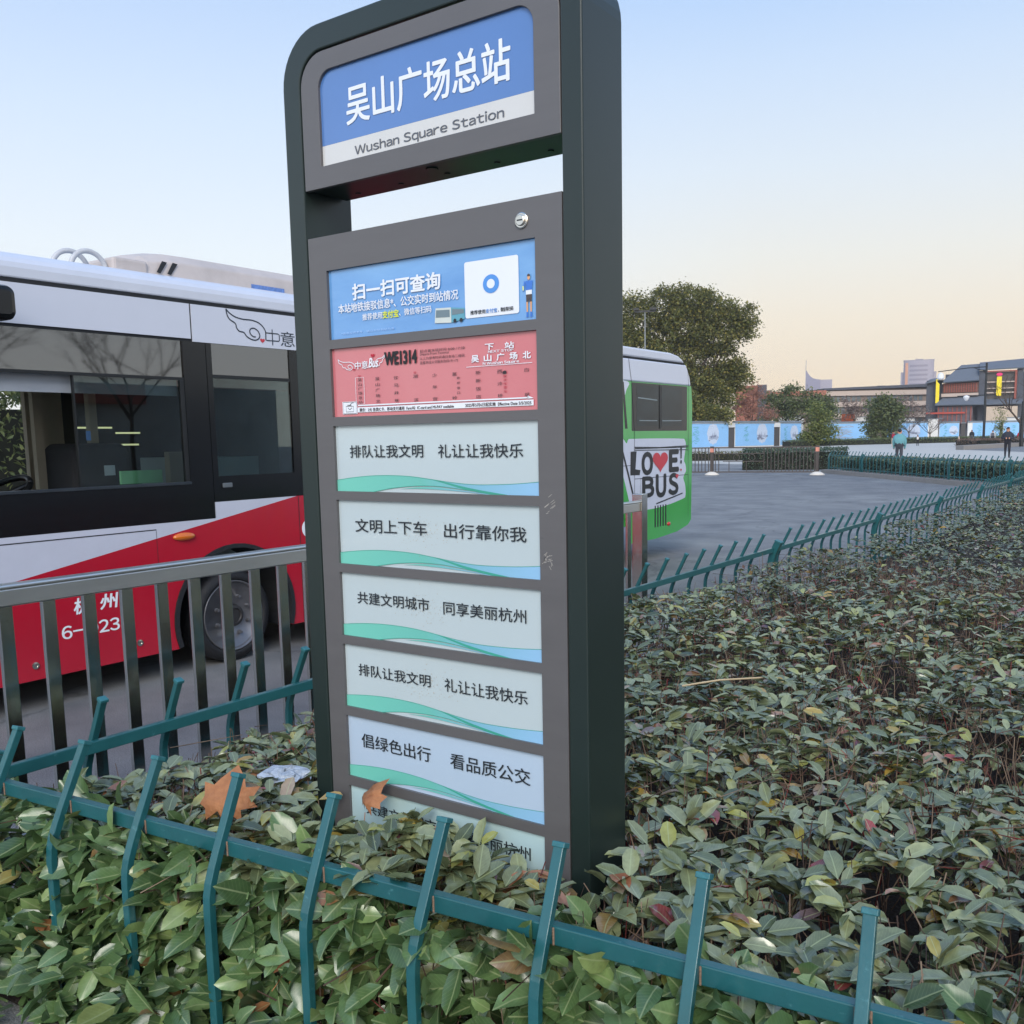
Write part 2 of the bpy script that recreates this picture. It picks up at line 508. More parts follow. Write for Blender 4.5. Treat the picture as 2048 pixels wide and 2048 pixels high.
def twigs(name, A, B, r, m, parent, **kw):
    n = len(A); D = unit(B-A); S = unit(np.cross(D, np.array([[.3, .5, .8]]))); U = np.cross(S, D)
    V = np.empty((n, 6, 3)); r = np.broadcast_to(np.asarray(r, float).reshape(-1, 1), (n, 1))
    for k in range(3):
        a = 2*math.pi*k/3; o = S*math.cos(a)+U*math.sin(a)
        V[:, k] = A+o*r; V[:, 3+k] = B+o*r*.6
    f = np.array([(0, 1, 4, 3), (1, 2, 5, 4), (2, 0, 3, 5)]); b = np.arange(n)*6
    t = np.array([(3, 4, 5)])
    F = [(f[None]+b[:, None, None]).reshape(-1, 4), (t[None]+b[:, None, None]).reshape(-1, 3)]
    return np_mesh(name, V.reshape(-1, 3), F, m, parent, **kw)
# ------------------------------------------------------------------ ground
def asphalt():
    m = bpy.data.materials.new('asphalt'); m.use_nodes = True; t = m.node_tree; b = t.nodes['Principled BSDF']; K_ = t.links.new
    ge = t.nodes.new('ShaderNodeNewGeometry'); P_ = ge.outputs['Position']
    def noise(sc, det=5, ro=.6):
        n_ = t.nodes.new('ShaderNodeTexNoise'); n_.inputs['Scale'].default_value = sc; n_.inputs['Detail'].default_value = det; n_.inputs['Roughness'].default_value = ro; K_(P_, n_.inputs['Vector']); return n_.outputs['Fac']
    def rmp(src, a, ca, c, cb):
        r_ = t.nodes.new('ShaderNodeValToRGB'); e = r_.color_ramp.elements; e[0].position = a; e[1].position = c; e[0].color = (*ca, 1); e[1].color = (*cb, 1); K_(src, r_.inputs[0]); return r_.outputs[0]
    def mul(a, c, f, mode='MULTIPLY'):
        x_ = t.nodes.new('ShaderNodeMixRGB'); x_.blend_type = mode; x_.inputs[0].default_value = f; K_(a, x_.inputs[1]); K_(c, x_.inputs[2]); return x_.outputs[0]
    base = rmp(noise(1.1, 6, .62), .32, lin('#66676a'), .70, lin('#8a8b8a'))
    spk = rmp(noise(140, 3, .8), .40, (.45, .45, .46), .66, (1.5, 1.5, 1.48))
    stn = rmp(noise(.45, 7, .7), .60, (1, 1, 1), .74, (.62, .62, .64))
    pat = rmp(noise(.16, 2, .4), .47, (.90, .90, .91), .50, (1.06, 1.06, 1.05))
    vo = t.nodes.new('ShaderNodeTexVoronoi'); vo.feature = 'DISTANCE_TO_EDGE'; vo.inputs['Scale'].default_value = .33; vo.inputs['Randomness'].default_value = 1.
    wv = t.nodes.new('ShaderNodeTexNoise'); wv.inputs['Scale'].default_value = 1.6; wv.inputs['Detail'].default_value = 6; K_(P_, wv.inputs['Vector'])
    va = t.nodes.new('ShaderNodeMixRGB'); va.blend_type = 'LINEAR_LIGHT'; va.inputs[0].default_value = .5; K_(P_, va.inputs[1]); K_(wv.outputs['Color'], va.inputs[2]); K_(va.outputs[0], vo.inputs['Vector'])
    crk = rmp(vo.outputs['Distance'], .0, (.55, .55, .56), .011, (1, 1, 1))
    c = mul(mul(mul(mul(base, spk, .75), stn, .8), pat, 1.), crk, .8)
    K_(c, b.inputs['Base Color']); b.inputs['Roughness'].default_value = .62
    bp = t.nodes.new('ShaderNodeBump'); bp.inputs['Strength'].default_value = .6; bp.inputs['Distance'].default_value = .01; K_(noise(170, 3), bp.inputs['Height']); K_(bp.outputs[0], b.inputs['Normal'])
    return m
asph = asphalt()
pav = mat('plaza paving', '#b6b3ab', rough=.6, var=.1, scale=1.5, bump=.1, bscale=20)
soil = mat('leaf litter soil', '#2a211b', rough=.95, var=.5, scale=30, bump=.8, bscale=60)
conc = mat('concrete kerb', '#8a8580', rough=.9, var=.15, scale=9, bump=.3, bscale=90)
g = MB(); g.poly([(-700, -60, 0), (300, -60, 0), (300, 1000, 0), (-700, 1000, 0)])
g.build('ground', asph, kind='structure')
g = MB(); g.poly([(-34, 55, .004), (-20, 49.5, .004), (-11, 45, .004), (-2, 30, .004), (20, 22, .004), (30, 260, .004), (-90, 260, .004), (-90, 90, .004)])
g.build('plaza', pav, kind='structure')
g = MB(); g.poly([(-16.5, 89, .008), (-22.5, 165, .008), (10, 190, .008), (12, 72, .008), (-9.5, 77, .008)])
g.build('road', asph, kind='structure')

# ------------------------------------------------------------------ bus stop sign
GRN = mat('dark green powder coat', '#1e2a27', rough=.34, var=.10, scale=3, bump=.02, bscale=300, chips=[('#4a5450', 26, .70, .5), ('#6f7772', 90, .76, .6)])
GRY = mat('grey brushed door panel', '#646262', rough=.42, metal=.25, var=.07, scale=4, stretch=(1, 1, 6), chips=[('#4e4c50', 16, .66, .45), ('#8b898b', 60, .74, .5)])
WHT = mat('white print', '#dfe3e8', rough=.35, var=.03)
INK = mat('dark ink', '#20262c', rough=.5, var=.05)
X0, X1, YF, YB, ZT = -2.110, -1.153, 1.880, 2.058, 2.690
sign = thing('bus_stop_sign', ((X0+X1)/2, (YF+YB)/2, 0), 'tall dark green bus stop totem with blue name plate and slogan panels, in the hedge', 'bus stop sign')
n = 10
outer = [(X0, 0)]+[(X0+.14-.14*math.cos(R(90*i/n)), ZT-.14+.14*math.sin(R(90*i/n))) for i in range(n+1)]+[(X1-.14+.14*math.sin(R(90*i/n)), ZT-.14+.14*math.cos(R(90*i/n))) for i in range(n+1)]+[(X1, 0)]
ix0, ix1, iz = -2.0455, -1.2085, 2.625
inner = [(ix0, 0)]+[(ix0+.085-.085*math.cos(R(90*i/n)), iz-.085+.085*math.sin(R(90*i/n))) for i in range(n+1)]+[(ix1-.085+.085*math.sin(R(90*i/n)), iz-.085+.085*math.cos(R(90*i/n))) for i in range(n+1)]+[(ix1, 0)]
m = MB(); m.ring(outer, inner, 'xz', YF, YB, closed=False)
m.build('frame', GRN, sign, bevel=.004)
m = MB(); m.box(X0-.03, X1+.03, YF-.03, YB+.03, 0, .06); m.build('base_plate', GRN, sign, bevel=.004)
# header box
hx0, hx1, hz0, hz1 = -2.042, -1.212, 2.277, 2.6205
m = MB()
m.ring(rr(hx0, hx1, hz0, hz1, .082, .001), rr(-1.977, -1.283, 2.332, 2.571, .045, .001), 'xz', YF+.002, YF+.016)
hb = m.build('header_box', GRY, sign, bevel=.0015)
m = MB(); m.box(-2.036, -1.218, YF+.0165, 2.03, hz0+.003, 2.535)
for k in range(5):
    m.lathe((-1.95+.16*k, 1.99, hz0+.0035), (0, 0, -1), [(0, .008), (.003, .008)], 10)
m.lathe((-1.63, 1.93, hz0+.0035), (0, 0, -1), [(0, .016), (.004, .016)], 14)
m.build('header_back', GRN, sign)
def SF(y):
    return lambda u, v: (u, y, v)
BLUE = mat('blue name plate', '#5078b2', rough=.16, var=.09, scale=1.6, coat=.6, bump=.006, bscale=8)
STRIP = mat('off white name strip', '#c9c9c6', rough=.2, var=.04, coat=.4)
yp = YF+.0105
m = MB(); m.poly([(x, yp, z) for x, z in rr(-1.979, -1.281, 2.385, 2.573, .046, .001)])
m.poly([(-1.979, yp, 2.330), (-1.281, yp, 2.330), (-1.281, yp, 2.3848), (-1.979, yp, 2.3848)], 1)
npl = m.build('name_plate', [BLUE, STRIP], sign)
letter(npl, WHT, '吴山广场总站', -1.881, -1.353, 2.4205, 2.515, SF(yp-.0012), .018)
letter(npl, mat('grey ink', '#5a5e66', rough=.5), 'Wushan Square Station', -1.857, -1.373, 2.3375, 2.3665, SF(yp-.0012), .010, sans=True)
# cabinet door
cx0, cx1, cz0, cz1 = -2.042, -1.212, .30, 2.152
PZ = [(1.877, 2.061), (1.668, 1.8525), (1.4635, 1.6435), (1.2595, 1.439), (1.053, 1.2345), (.845, 1.028), (.636, .818), (.428, .6075)]
px0, px1 = -1.976, -1.2875
m = MB(); ya, yb = YF+.0025, YF+.012
m.box(cx0, px0-.0005*0, ya, yb, cz0, cz1); m.box(px1, cx1, ya, yb, cz0, cz1)
ed = [cz1]+[z for a, b in PZ for z in (b, a)]+[cz0]
for i in range(0, len(ed), 2):
    m.box(px0, px1, ya, yb, ed[i+1], ed[i])
m.build('door_panel', GRY, sign)
m = MB(); m.box(cx0+.002, cx1-.002, YF+.0165, 2.03, cz0, cz1-.004); m.build('cabinet', mat('dark grey cabinet', '#3c3e40', rough=.5), sign, bevel=.003)
m = MB(); m.lathe((-1.3235, ya, 2.103), (0, -1, 0), [(0, .0185), (.003, .0185), (.0045, .016), (.0045, .013), (.008, .0125), (.009, .011)], 24)
lk = m.build('lock', mat('chrome', '#c9c5bc', rough=.22, metal=1.), sign, smooth=False)
m = MB(); m.box(-1.331, -1.316, ya-.0098, ya-.0085, 2.1015, 2.1045); m.build('keyhole', INK, lk)
# scratches on the right stile
m = MB()
for (a, b, c, d, k) in ((-1.276, -1.237, 1.418, 1.462, 9), (-1.284, -1.254, 1.292, 1.322, 16)):
    for _ in range(k):
        x, z = random.uniform(a, b), random.uniform(c, d); t = random.choice((.6, -1., 1.3, .2)); l = random.uniform(.006, .018)
        m.stroke([(x, z), (x+l*math.cos(t), z+l*math.sin(t))], .0011, SF(ya-.0006))
m.build('scratch_mark', mat('pale scratch', '#a9a49c', rough=.7), sign, kind='stuff')
# graphics of the panels
yg, yl = YF+.0098, YF+.0088
def panel(i, m_):
    a, b = PZ[i]
    q = MB(); y = YF+.0115
    q.box(px0-.004, px1+.004, y, y+.003, a-.004, b+.004)
    return q.build('info_panel', m_, sign)
def wavemat():
    w = bpy.data.materials.new('green to blue printed wave'); w.use_nodes = True; t = w.node_tree; b = t.nodes['Principled BSDF']
    ge = t.nodes.new('ShaderNodeNewGeometry'); sp = t.nodes.new('ShaderNodeSeparateXYZ'); t.links.new(ge.outputs['Position'], sp.inputs[0])
    mp = t.nodes.new('ShaderNodeMapRange'); mp.inputs['From Min'].default_value = px0; mp.inputs['From Max'].default_value = px1; t.links.new(sp.outputs['X'], mp.inputs['Value'])
    r = t.nodes.new('ShaderNodeValToRGB'); e = r.color_ramp.elements
    e[0].color = (*lin('#6fc0ad'), 1); e[1].color = (*lin('#8db9da'), 1); e[0].position = .05
    k = e.new(.45); k.color = (*lin('#68b5a8'), 1); k = e.new(.68); k.color = (*lin('#78b0c2'), 1)
    t.links.new(mp.outputs[0], r.inputs[0]); t.links.new(r.outputs[0], b.inputs['Base Color']); b.inputs['Roughness'].default_value = .3
    return w
WAVE = wavemat()
WAVED = mat('deep green wave edge', '#3f9c87', rough=.3)
PALE = mat('pale grey blue slogan print', '#b4c1c3', rough=.22, var=.03, scale=1.5, coat=.35, bump=.004, bscale=9)
PALE2 = mat('pale blue slogan print', '#adbfd0', rough=.22, var=.03, scale=1.5, coat=.35, bump=.004, bscale=9)
PALE3 = mat('pale mint slogan print', '#b1cbcc', rough=.22, var=.03, scale=1.5, coat=.35, bump=.004, bscale=9)
RUST = mat('rusty stain specks', '#a08458', rough=.8)
W_, = (px1-px0,)
def waves(i, par):
    a, b = PZ[i]; H_ = b-a
    U = lambda p: (px0+p[0]*W_, a+p[1]*H_)
    top = [U(p) for p in crv([(0, .17), (.1, .215), (.2, .243), (.3, .25), (.4, .237), (.5, .2), (.6, .16), (.7, .135), (.8, .138), (.9, .155), (1, .185)], 6)]
    low = [U(p) for p in crv([(.2, 0), (.3, .06), (.4, .095), (.48, .105), (.56, .095), (.66, .06), (.75, .025), (.82, 0)], 6)]
    q = MB()
    vs_ = [];
    poly = [U((0, 0))]+low+[U((1, 0))]+top[::-1]
    q.poly([(x, yg, z) for x, z in poly])
    q.poly([(x, yg-.0003, z) for x, z in [U(p) for p in crv([(.34, .05), (.44, .085), (.52, .088), (.6, .065), (.7, .03), (.8, 0)], 5)]+[U(p) for p in crv([(.76, 0), (.64, .035), (.52, .055), (.42, .06), (.34, .05)], 5)]])
    # dark thin edges of the ribbon
    q.stroke(top, .0012, SF(yg-.0006), 1)
    q.stroke([U(p) for p in crv([(.2, 0), (.3, .06), (.4, .095), (.48, .105), (.56, .095), (.66, .06), (.75, .025), (.82, 0)], 6)], .0014, SF(yg-.0006), 1)
    tw = [U(p) for p in crv([(.4, .237), (.5, .2), (.58, .155), (.66, .1), (.75, .05), (.86, 0)], 6)]
    tv = [U(p) for p in crv([(.4, .237), (.5, .195), (.57, .14), (.64, .08), (.72, .03), (.78, 0)], 6)]
    q.poly([(x, yg-.0004, z) for x, z in tw+tv[::-1]], 1)
    q.build('printed_wave', [WAVE, WAVED], par)
SL = {2: (('排队让我文明', -1.921, -1.655, 1.556, 1.590), ('礼让让我快乐', -1.604, -1.336, 1.555, 1.589)),
      3: (('文明上下车', -1.912, -1.651, 1.351, 1.388), ('出行靠你我', -1.592, -1.331, 1.349, 1.386)),
      4: (('共建文明城市', -1.916, -1.651, 1.149, 1.183), ('同享美丽杭州', -1.602, -1.336, 1.146, 1.181)),
      5: (('排队让我文明', -1.923, -1.655, .941, .975), ('礼让让我快乐', -1.606, -1.336, .938, .974)),
      6: (('倡绿色出行', -1.923, -1.663, .730, .771), ('看品质公交', -1.594, -1.333, .729, .771)),
      7: (('共建文明城市', -1.916, -1.651, .532, .566), ('同享美丽杭州', -1.602, -1.336, .529, .564))}
for i in range(2, 8):
    p = panel(i, {6: PALE2, 7: PALE3}.get(i, PALE))
    waves(i, p)
    for s in SL[i]:
        letter(p, INK, s[0], s[1], s[2], s[3], s[4], SF(yl), .008)
    if 3 <= i <= 5:
        q = MB(); a, b = PZ[i]
        for _ in range(150):
            x, z = random.gauss(-1.66, .055), random.gauss((a+b)/2+.012, .022); s_ = random.uniform(.0004, .0012)
            if a+.01 < z < b-.01: q.poly([(x-s_, yl-.0003, z), (x, yl-.0003, z-s_), (x+s_, yl-.0003, z), (x, yl-.0003, z+s_)])
        q.build('stain', RUST, p, kind='stuff')
# panel 1: blue scan notice
P1 = mat('sky blue print with painted reflections', '#4c86c3', rough=.14, col2='#76a9d8', scale=2.2, coat=.6, stretch=(1, 1, 4), bump=.006, bscale=7)  # paler second blue paints soft reflections into the print
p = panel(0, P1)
letter(p, WHT, '扫一扫可查询', -1.886, -1.581, 1.976, 2.017, SF(yl), .035)
letter(p, WHT, '本站地铁接驳信息*、公交实时到站情况', -1.942, -1.524, 1.945, 1.969, SF(yl), .016)
letter(p, WHT, '推荐使用', -1.853, -1.782, 1.920, 1.937, SF(yl), .012); letter(p, WHT, '、微信等扫码', -1.722, -1.612, 1.921, 1.938, SF(yl), .012)
letter(p, mat('yellow ink', '#d6dc3c', rough=.5), '支付宝', -1.780, -1.724, 1.919, 1.938, SF(yl), .03)
q = MB(); q.poly([(x, yg, z) for x, z in rr(-1.5035, -1.3405, 1.896, 2.030, .006)]); cd = q.build('white_card', WHT, p)
letter(cd, INK, '推荐使用', -1.487, -1.441, 1.9035, 1.9135, SF(yl), .01); letter(cd, INK, '、微信等扫码', -1.402, -1.357, 1.9035, 1.9135, SF(yl), .01)
LB = mat('logo blue', '#4f8fd6', rough=.4); letter(cd, LB, '支付宝', -1.440, -1.405, 1.9035, 1.9135, SF(yl), .01)
q = MB(); q.poly([(-1.422+.0245*math.cos(R(k*15)), yl, 1.9715+.022*math.sin(R(k*15))) for k in range(24)]); q.build('round_logo', LB, cd)
q = MB(); q.poly([(-1.422+.012*math.cos(R(k*15)), yl-.0006, 1.9715+.011*math.sin(R(k*15))) for k in range(24)]); q.build('logo_mark', WHT, cd)
# small printed bus
q = MB()
q.poly([(-1.602, yl, 1.893), (-1.548, yl, 1.890), (-1.548, yl, 1.927), (-1.598, yl, 1.929)], 0)
q.poly([(-1.5475, yl, 1.890), (-1.505, yl, 1.896), (-1.505, yl, 1.922), (-1.5475, yl, 1.927)], 1)
q.poly([(-1.598, yl-.0005, 1.906), (-1.552, yl-.0005, 1.904), (-1.552, yl-.0005, 1.922), (-1.596, yl-.0005, 1.924)], 2)
q.poly([(-1.545, yl-.0005, 1.908), (-1.507, yl-.0005, 1.910), (-1.507, yl-.0005, 1.919), (-1.545, yl-.0005, 1.923)], 2)
for cx in (-1.536, -1.516):
    q.poly([(cx+.005*math.cos(R(k*30)), yl-.0008, 1.894+.005*math.sin(R(k*30))) for k in range(12)], 3)
q.build('printed_bus', [mat('print cream', '#c8cfc8', rough=.5), mat('print teal', '#5f9fb0', rough=.5), mat('print smoke', '#6d7f86', rough=.4), INK], p)
# small printed figure in blue
q = MB(); cx = -1.311
def pp(pts, mi, dy=0.): q.poly([(cx+x, yl-dy, 1.884+z) for x, z in pts], mi)
pp([(-.008, .062), (.009, .062), (.011, .083), (-.010, .083)], 0); pp([(-.0085, .052), (.0085, .052), (.0085, .0618), (-.0085, .0618)], 1)
pp([(-.008, .035), (-.001, .035), (0, .046), (.001, .035), (.008, .035), (.0085, .0518), (-.0085, .0518)], 2)
for s in (-.0055, .0055):
    pp([(s-.002, .012), (s+.002, .012), (s+.0025, .0348), (s-.0025, .0348)], 3); pp([(s-.003, 0), (s+.003, 0), (s+.0022, .0118), (s-.0022, .0118)], 0)
pp([(-.010, .081), (-.013, .060), (-.017, .062), (-.0135, .084)], 0, .0003); pp([(-.018, .062), (-.014, .062), (-.014, .072), (-.018, .072)], 4, .0005)
pp([(.004*math.cos(R(k*36)), .091+.006*math.sin(R(k*36))) for k in range(10)], 3, .0002); pp([(.0045*math.cos(R(k*20)), .093+.006*math.sin(R(k*20))) for k in range(10)], 2, .0005)
q.build('printed_figure', [mat('print blue', '#3f74c4', rough=.5), WHT, mat('print brown', '#4c4340', rough=.5), mat('print skin', '#d9a06f', rough=.5), mat('print phone', '#cfd98a', rough=.5)], p)
letter(p, mat('faint ink', '#9cc0e6', rough=.5), '*信息仅供参考，请以实际到站为准', -1.935, -1.74, 1.8885, 1.8945, SF(yl))
# panel 2: red route board
P2 = mat('salmon red route print', '#c0626a', rough=.18, var=.07, scale=2, coat=.5, col2='#c97b7e', bump=.004, bscale=8)
p = panel(1, P2)
WING_U = [(0, 1), (.08, .87), (.24, .74), (.42, .69), (.63, .68), (.79, .62), (.9, .52), (.97, .36), (1, .2), (.99, .03)]
WING_L = [(0, 1), (.02, .80), (.07, .62), (.21, .49), (.25, .33), (.31, .22), (.42, .19), (.49, .06), (.6, 0), (.72, -.03), (.81, .06), (.84, .18), (.79, .33), (.7, .4), (.62, .38), (.575, .29), (.6, .17), (.66, .10), (.73, .09)]
q = MB()
WB = lambda P, x0, x1, z0, z1: [(x0+a*(x1-x0), z0+b*(z1-z0)) for a, b in P]
q.stroke(crv(WB(WING_U, -1.952, -1.888, 1.794, 1.824)), .0016, SF(yl)); q.stroke(crv(WB(WING_L, -1.952, -1.888, 1.794, 1.824)), .0016, SF(yl))
q.stroke(crv(WB(WING_U[:7], -1.778, -1.812, 1.798, 1.827)), .0016, SF(yl)); q.stroke(crv(WB([(0, 1), (.05, .75), (.25, .55), (.3, .35), (.55, .25), (.6, .05), (.95, .0)], -1.778, -1.812, 1.798, 1.827)), .0016, SF(yl))
q.build('wing_logo', WHT, p)
letter(p, WHT, '中意', -1.888, -1.840, 1.794, 1.814, SF(yl), .01); letter(p, WHT, 'Bus', -1.838, -1.805, 1.796, 1.820, SF(yl), .02, slant=.25)
letter(p, WHT, '下', -1.444, -1.418, 1.816, 1.8305, SF(yl), .03); letter(p, WHT, '站', -1.384, -1.357, 1.816, 1.831, SF(yl), .03); letter(p, WHT, 'NEXT STOP', -1.435, -1.359, 1.809, 1.8145, SF(yl), .02, sans=True)
for k, ch in enumerate('吴山广场北'):
    letter(p, WHT, ch, -1.487+.0389*k, -1.487+.0389*k+.0225, 1.789, 1.8055, SF(yl), .035)
letter(p, WHT, 'N Wushan Square', -1.452, -1.343, 1.7795, 1.7875, SF(yl), .03, sans=True)
q = MB()
q.stroke([(-1.504, 1.7785), (-1.305, 1.7785)], .0012, SF(yl))
q.stroke([(-1.883, 1.697), (-1.318, 1.697)], .0032, SF(yl)); q.poly([(-1.320, yl, 1.6945), (-1.302, yl, 1.6955), (-1.320, yl, 1.7025)])
q.stroke([(-1.889, 1.701), (-1.889, 1.7715), (-1.8575, 1.7715), (-1.8575, 1.701)], .0012, SF(yl), closed=True)
q.build('route_line', WHT, p)
q = MB(); q.poly([(-1.885, yl, 1.6785), (-1.303, yl, 1.6785), (-1.303, yl, 1.692), (-1.885, yl, 1.692)]); q.poly([(-1.942, yl, 1.675), (-1.8862, yl, 1.675), (-1.8862, yl, 1.7085), (-1.942, yl, 1.7085)]); q.build('white_strip', WHT, p)
q = MB(); y2 = yl-.0006
KB2 = mat('brown black ink', '#33262a', rough=.5); RI = mat('red ink', '#b31f35', rough=.5)
letter(p, mat('black ink', '#16171a', rough=.4), 'WE1314', -1.778, -1.667, 1.799, 1.8315, SF(yl), .045)
for s, a, b, z in (('起点首末班时间 8:00-17:30', -1.655, -1.508, 1.823), ('Departs From Terminal', -1.655, -1.560, 1.8145), ('以上为参考时间请扫本站二维码', -1.656, -1.509, 1.8045), ('监督热线公交服务热线191172', -1.656, -1.530, 1.794)):
    letter(p, KB2, s, a, b, z, z+.0075, SF(yl), 0)
def col(s, x, w, zb, zt, m_=None, c=.0088):
    n_ = len(s); q_ = MB()
    for k, ch in enumerate(s):
        z = zt-c-(zt-c-zb)*(k/(n_-1) if n_ > 1 else 0)
        vs_, fs = glyphs(ch); a = np.array(vs_); hw = min(w, w*(a[:, 0].max()-a[:, 0].min())/.85)
        text(q_, ch, x+w/2-hw/2, x+w/2+hw/2, z, z+c*min(1, (a[:, 1].max()-a[:, 1].min())/.8), SF(yl), 0)
    q_.build('stop_name', m_ or KB2, p, norm=False)
col('吴山广场总站', -1.881, .0155, 1.7015, 1.7695); col('吴山广场北', -1.816, .016, 1.7015, 1.7695); col('饮马井巷', -1.749, .016, 1.7015, 1.7690); col('湖滨', -1.681, .0155, 1.7005, 1.7695)
col('少年宫', -1.616, .015, 1.7005, 1.7690); col('葛岭', -1.551, .015, 1.7010, 1.7680); col('新桥巷口', -1.536, .010, 1.714, 1.757, c=.006); col('新新饭店', -1.476, .016, 1.7005, 1.7680); col('西泠桥', -1.409, .015, 1.7005, 1.7670); col('白堤', -1.329, .0145, 1.7000, 1.7670)
q.stroke([(-1.939, 1.6765), (-1.939, 1.707), (-1.889, 1.707), (-1.889, 1.6765)], .001, SF(y2), closed=True)
q.stroke([(-1.928, 1.681), (-1.928, 1.696), (-1.900, 1.696), (-1.900, 1.681)], .0013, SF(y2), closed=True); q.stroke([(-1.921, 1.692), (-1.914, 1.6865), (-1.906, 1.692)], .0016, SF(y2)); q.stroke([(-1.914, 1.697), (-1.908, 1.704), (-1.899, 1.705)], .0014, SF(y2)); q.stroke([(-1.923, 1.699), (-1.908, 1.699)], .0018, SF(y2))
q.build('fare_icon', KB2, p); letter(p, KB2, '票价：2元 各类IC卡、移动支付通用  Fare:¥2  IC-card and MI-PAY available', -1.877, -1.547, 1.680, 1.6895, SF(y2), .01); letter(p, KB2, '2025年5月6日起实施  Effective Date 5/5/2025', -1.510, -1.309, 1.6805, 1.690, SF(y2), .01); q = MB()
q.poly([(-1.393, yl, 1.7565), (-1.381, yl, 1.7565), (-1.381, yl, 1.762), (-1.385, yl, 1.7645), (-1.393, yl, 1.762)]); q.build('camera_icon', KB2, p)
letter(p, RI, '换', -1.679, -1.670, 1.7715, 1.7775, SF(yl)); letter(p, RI, '始', -1.879, -1.868, 1.7725, 1.7785, SF(yl)); col('断桥残雪站', -1.3905, .009, 1.7115, 1.754, RI, .0065)
for hx, hz_, s in ((-1.822, 1.826, .014), (-1.893, 1.793, .008)):
    q = MB(); q.poly([(x, yl, z) for x, z in heart(hx, hz_, s, s*.75)]); q.build('heart_logo', RI, p)

# ------------------------------------------------------------------ buses
WP = mat('white bus paint', '#c4c9d6', rough=.22, var=.02, coat=.6)
ROOF = mat('dusty white roof paint', '#c6cbd6', rough=.35, var=.05, scale=3, coat=.3)
BLK = mat('black gloss panel', '#0c0e11', rough=.16, var=.1)
RUB = mat('black rubber', '#15161a', rough=.65, var=.25, scale=20, bump=.3, bscale=60)
DRK = mat('dark interior', '#1c1e21', rough=.7)
STEELW = mat('grey painted wheel steel', '#77777a', rough=.38, metal=.75, var=.2, scale=9)
AMB = mat('amber lens', '#c8650c', rough=.15, var=.1, coat=.8)
REDL = mat('red lens', '#b8281c', rough=.2, coat=.7)
XS = -5.72
def SB(x):
    return lambda u, v: (x, u, v)
def livery(name, base, other, k, c, below=True):
    """two-colour paint: the other colour lies below the line z = k*y + c"""
    w = bpy.data.materials.new(name); w.use_nodes = True; t = w.node_tree; b = t.nodes['Principled BSDF']
    ge = t.nodes.new('ShaderNodeNewGeometry'); sp = t.nodes.new('ShaderNodeSeparateXYZ'); t.links.new(ge.outputs['Position'], sp.inputs[0])
    mu = t.nodes.new('ShaderNodeMath'); mu.operation = 'MULTIPLY_ADD'; mu.inputs[1].default_value = k; mu.inputs[2].default_value = c; t.links.new(sp.outputs['Y'], mu.inputs[0])
    lt = t.nodes.new('ShaderNodeMath'); lt.operation = 'LESS_THAN'; t.links.new(sp.outputs['Z'], lt.inputs[0]); t.links.new(mu.outputs[0], lt.inputs[1])
    mxx = t.nodes.new('ShaderNodeMixRGB'); mxx.inputs[1].default_value = (*lin(base), 1); mxx.inputs[2].default_value = (*lin(other), 1); t.links.new(lt.outputs[0], mxx.inputs[0])
    no = t.nodes.new('ShaderNodeTexNoise'); no.inputs['Scale'].default_value = 3.5; no.inputs['Detail'].default_value = 9; no.inputs['Roughness'].default_value = .75; t.links.new(ge.outputs['Position'], no.inputs['Vector'])
    m2 = t.nodes.new('ShaderNodeMixRGB'); m2.blend_type = 'MULTIPLY'; m2.inputs[0].default_value = .22; t.links.new(mxx.outputs[0], m2.inputs[1]); t.links.new(no.outputs['Fac'], m2.inputs[2])
    t.links.new(m2.outputs[0], b.inputs['Base Color']); b.inputs['Roughness'].default_value = .22; b.inputs['Coat Weight'].default_value = .6; b.inputs['Coat Roughness'].default_value = .05
    return w

def wheel(par, y, x=XS-.03, r=.344, face=1):
    q = MB()
    q.lathe((x, y, r), (face, 0, 0), [(-.21, r*.80), (-.2, r*.95), (-.17, r), (-.05, r), (-.015, r*.96), (0, r*.86), (.004, r*.79), (-.012, r*.765), (-.03, r*.75)], 48, caps=False)
    t = q.build('tyre', RUB, par, smooth=True)
    q = MB(); rr_ = r*.75
    q.lathe((x, y, r), (face, 0, 0), [(-.03, rr_*1.0), (-.004, rr_*1.02), (.002, rr_*.985), (-.03, rr_*.95), (-.075, rr_*.90), (-.085, rr_*.84), (-.04, rr_*.72), (-.03, rr_*.66), (-.033, rr_*.45), (-.05, rr_*.40), (-.05, .001)], 48)
    w = q.build('rim', STEELW, par, smooth=True)
    q = MB(); q.lathe((x-.05*face, y, r), (face, 0, 0), [(0, rr_*.36), (.055, rr_*.30), (.06, rr_*.22), (.05, rr_*.2), (.05, .001)], 28)
    q.build('hub', mat('dark hub metal', '#3c3b3c', rough=.5, metal=.6), w)
    for k in range(8):
        a = R(22.5+45*k); cy, cz = y+rr_*.56*math.cos(a), r+rr_*.56*math.sin(a)
        q = MB(); q.lathe((x-.034*face, cy, cz), (face, 0, 0), [(0, .019), (.008, .019), (.009, .013), (.034, .012), (.035, .006)], 6); q.build('wheel_nut', STEELW, w)
    for k in range(8):
        a = R(45*k); cy, cz = y+rr_*.81*math.cos(a), r+rr_*.81*math.sin(a)
        ty, tz = -math.sin(a), math.cos(a); ny, nz = math.cos(a), math.sin(a)
        q = MB(); q.poly([(x-.058*face+.016*face*math.cos(R(i*30)), cy+ty*.032*math.sin(R(i*30))+ny*.018*math.cos(R(i*30)), cz+tz*.032*math.sin(R(i*30))+nz*.018*math.cos(R(i*30))) for i in range(12)])
        q.build('rim_hole', BLK, w)

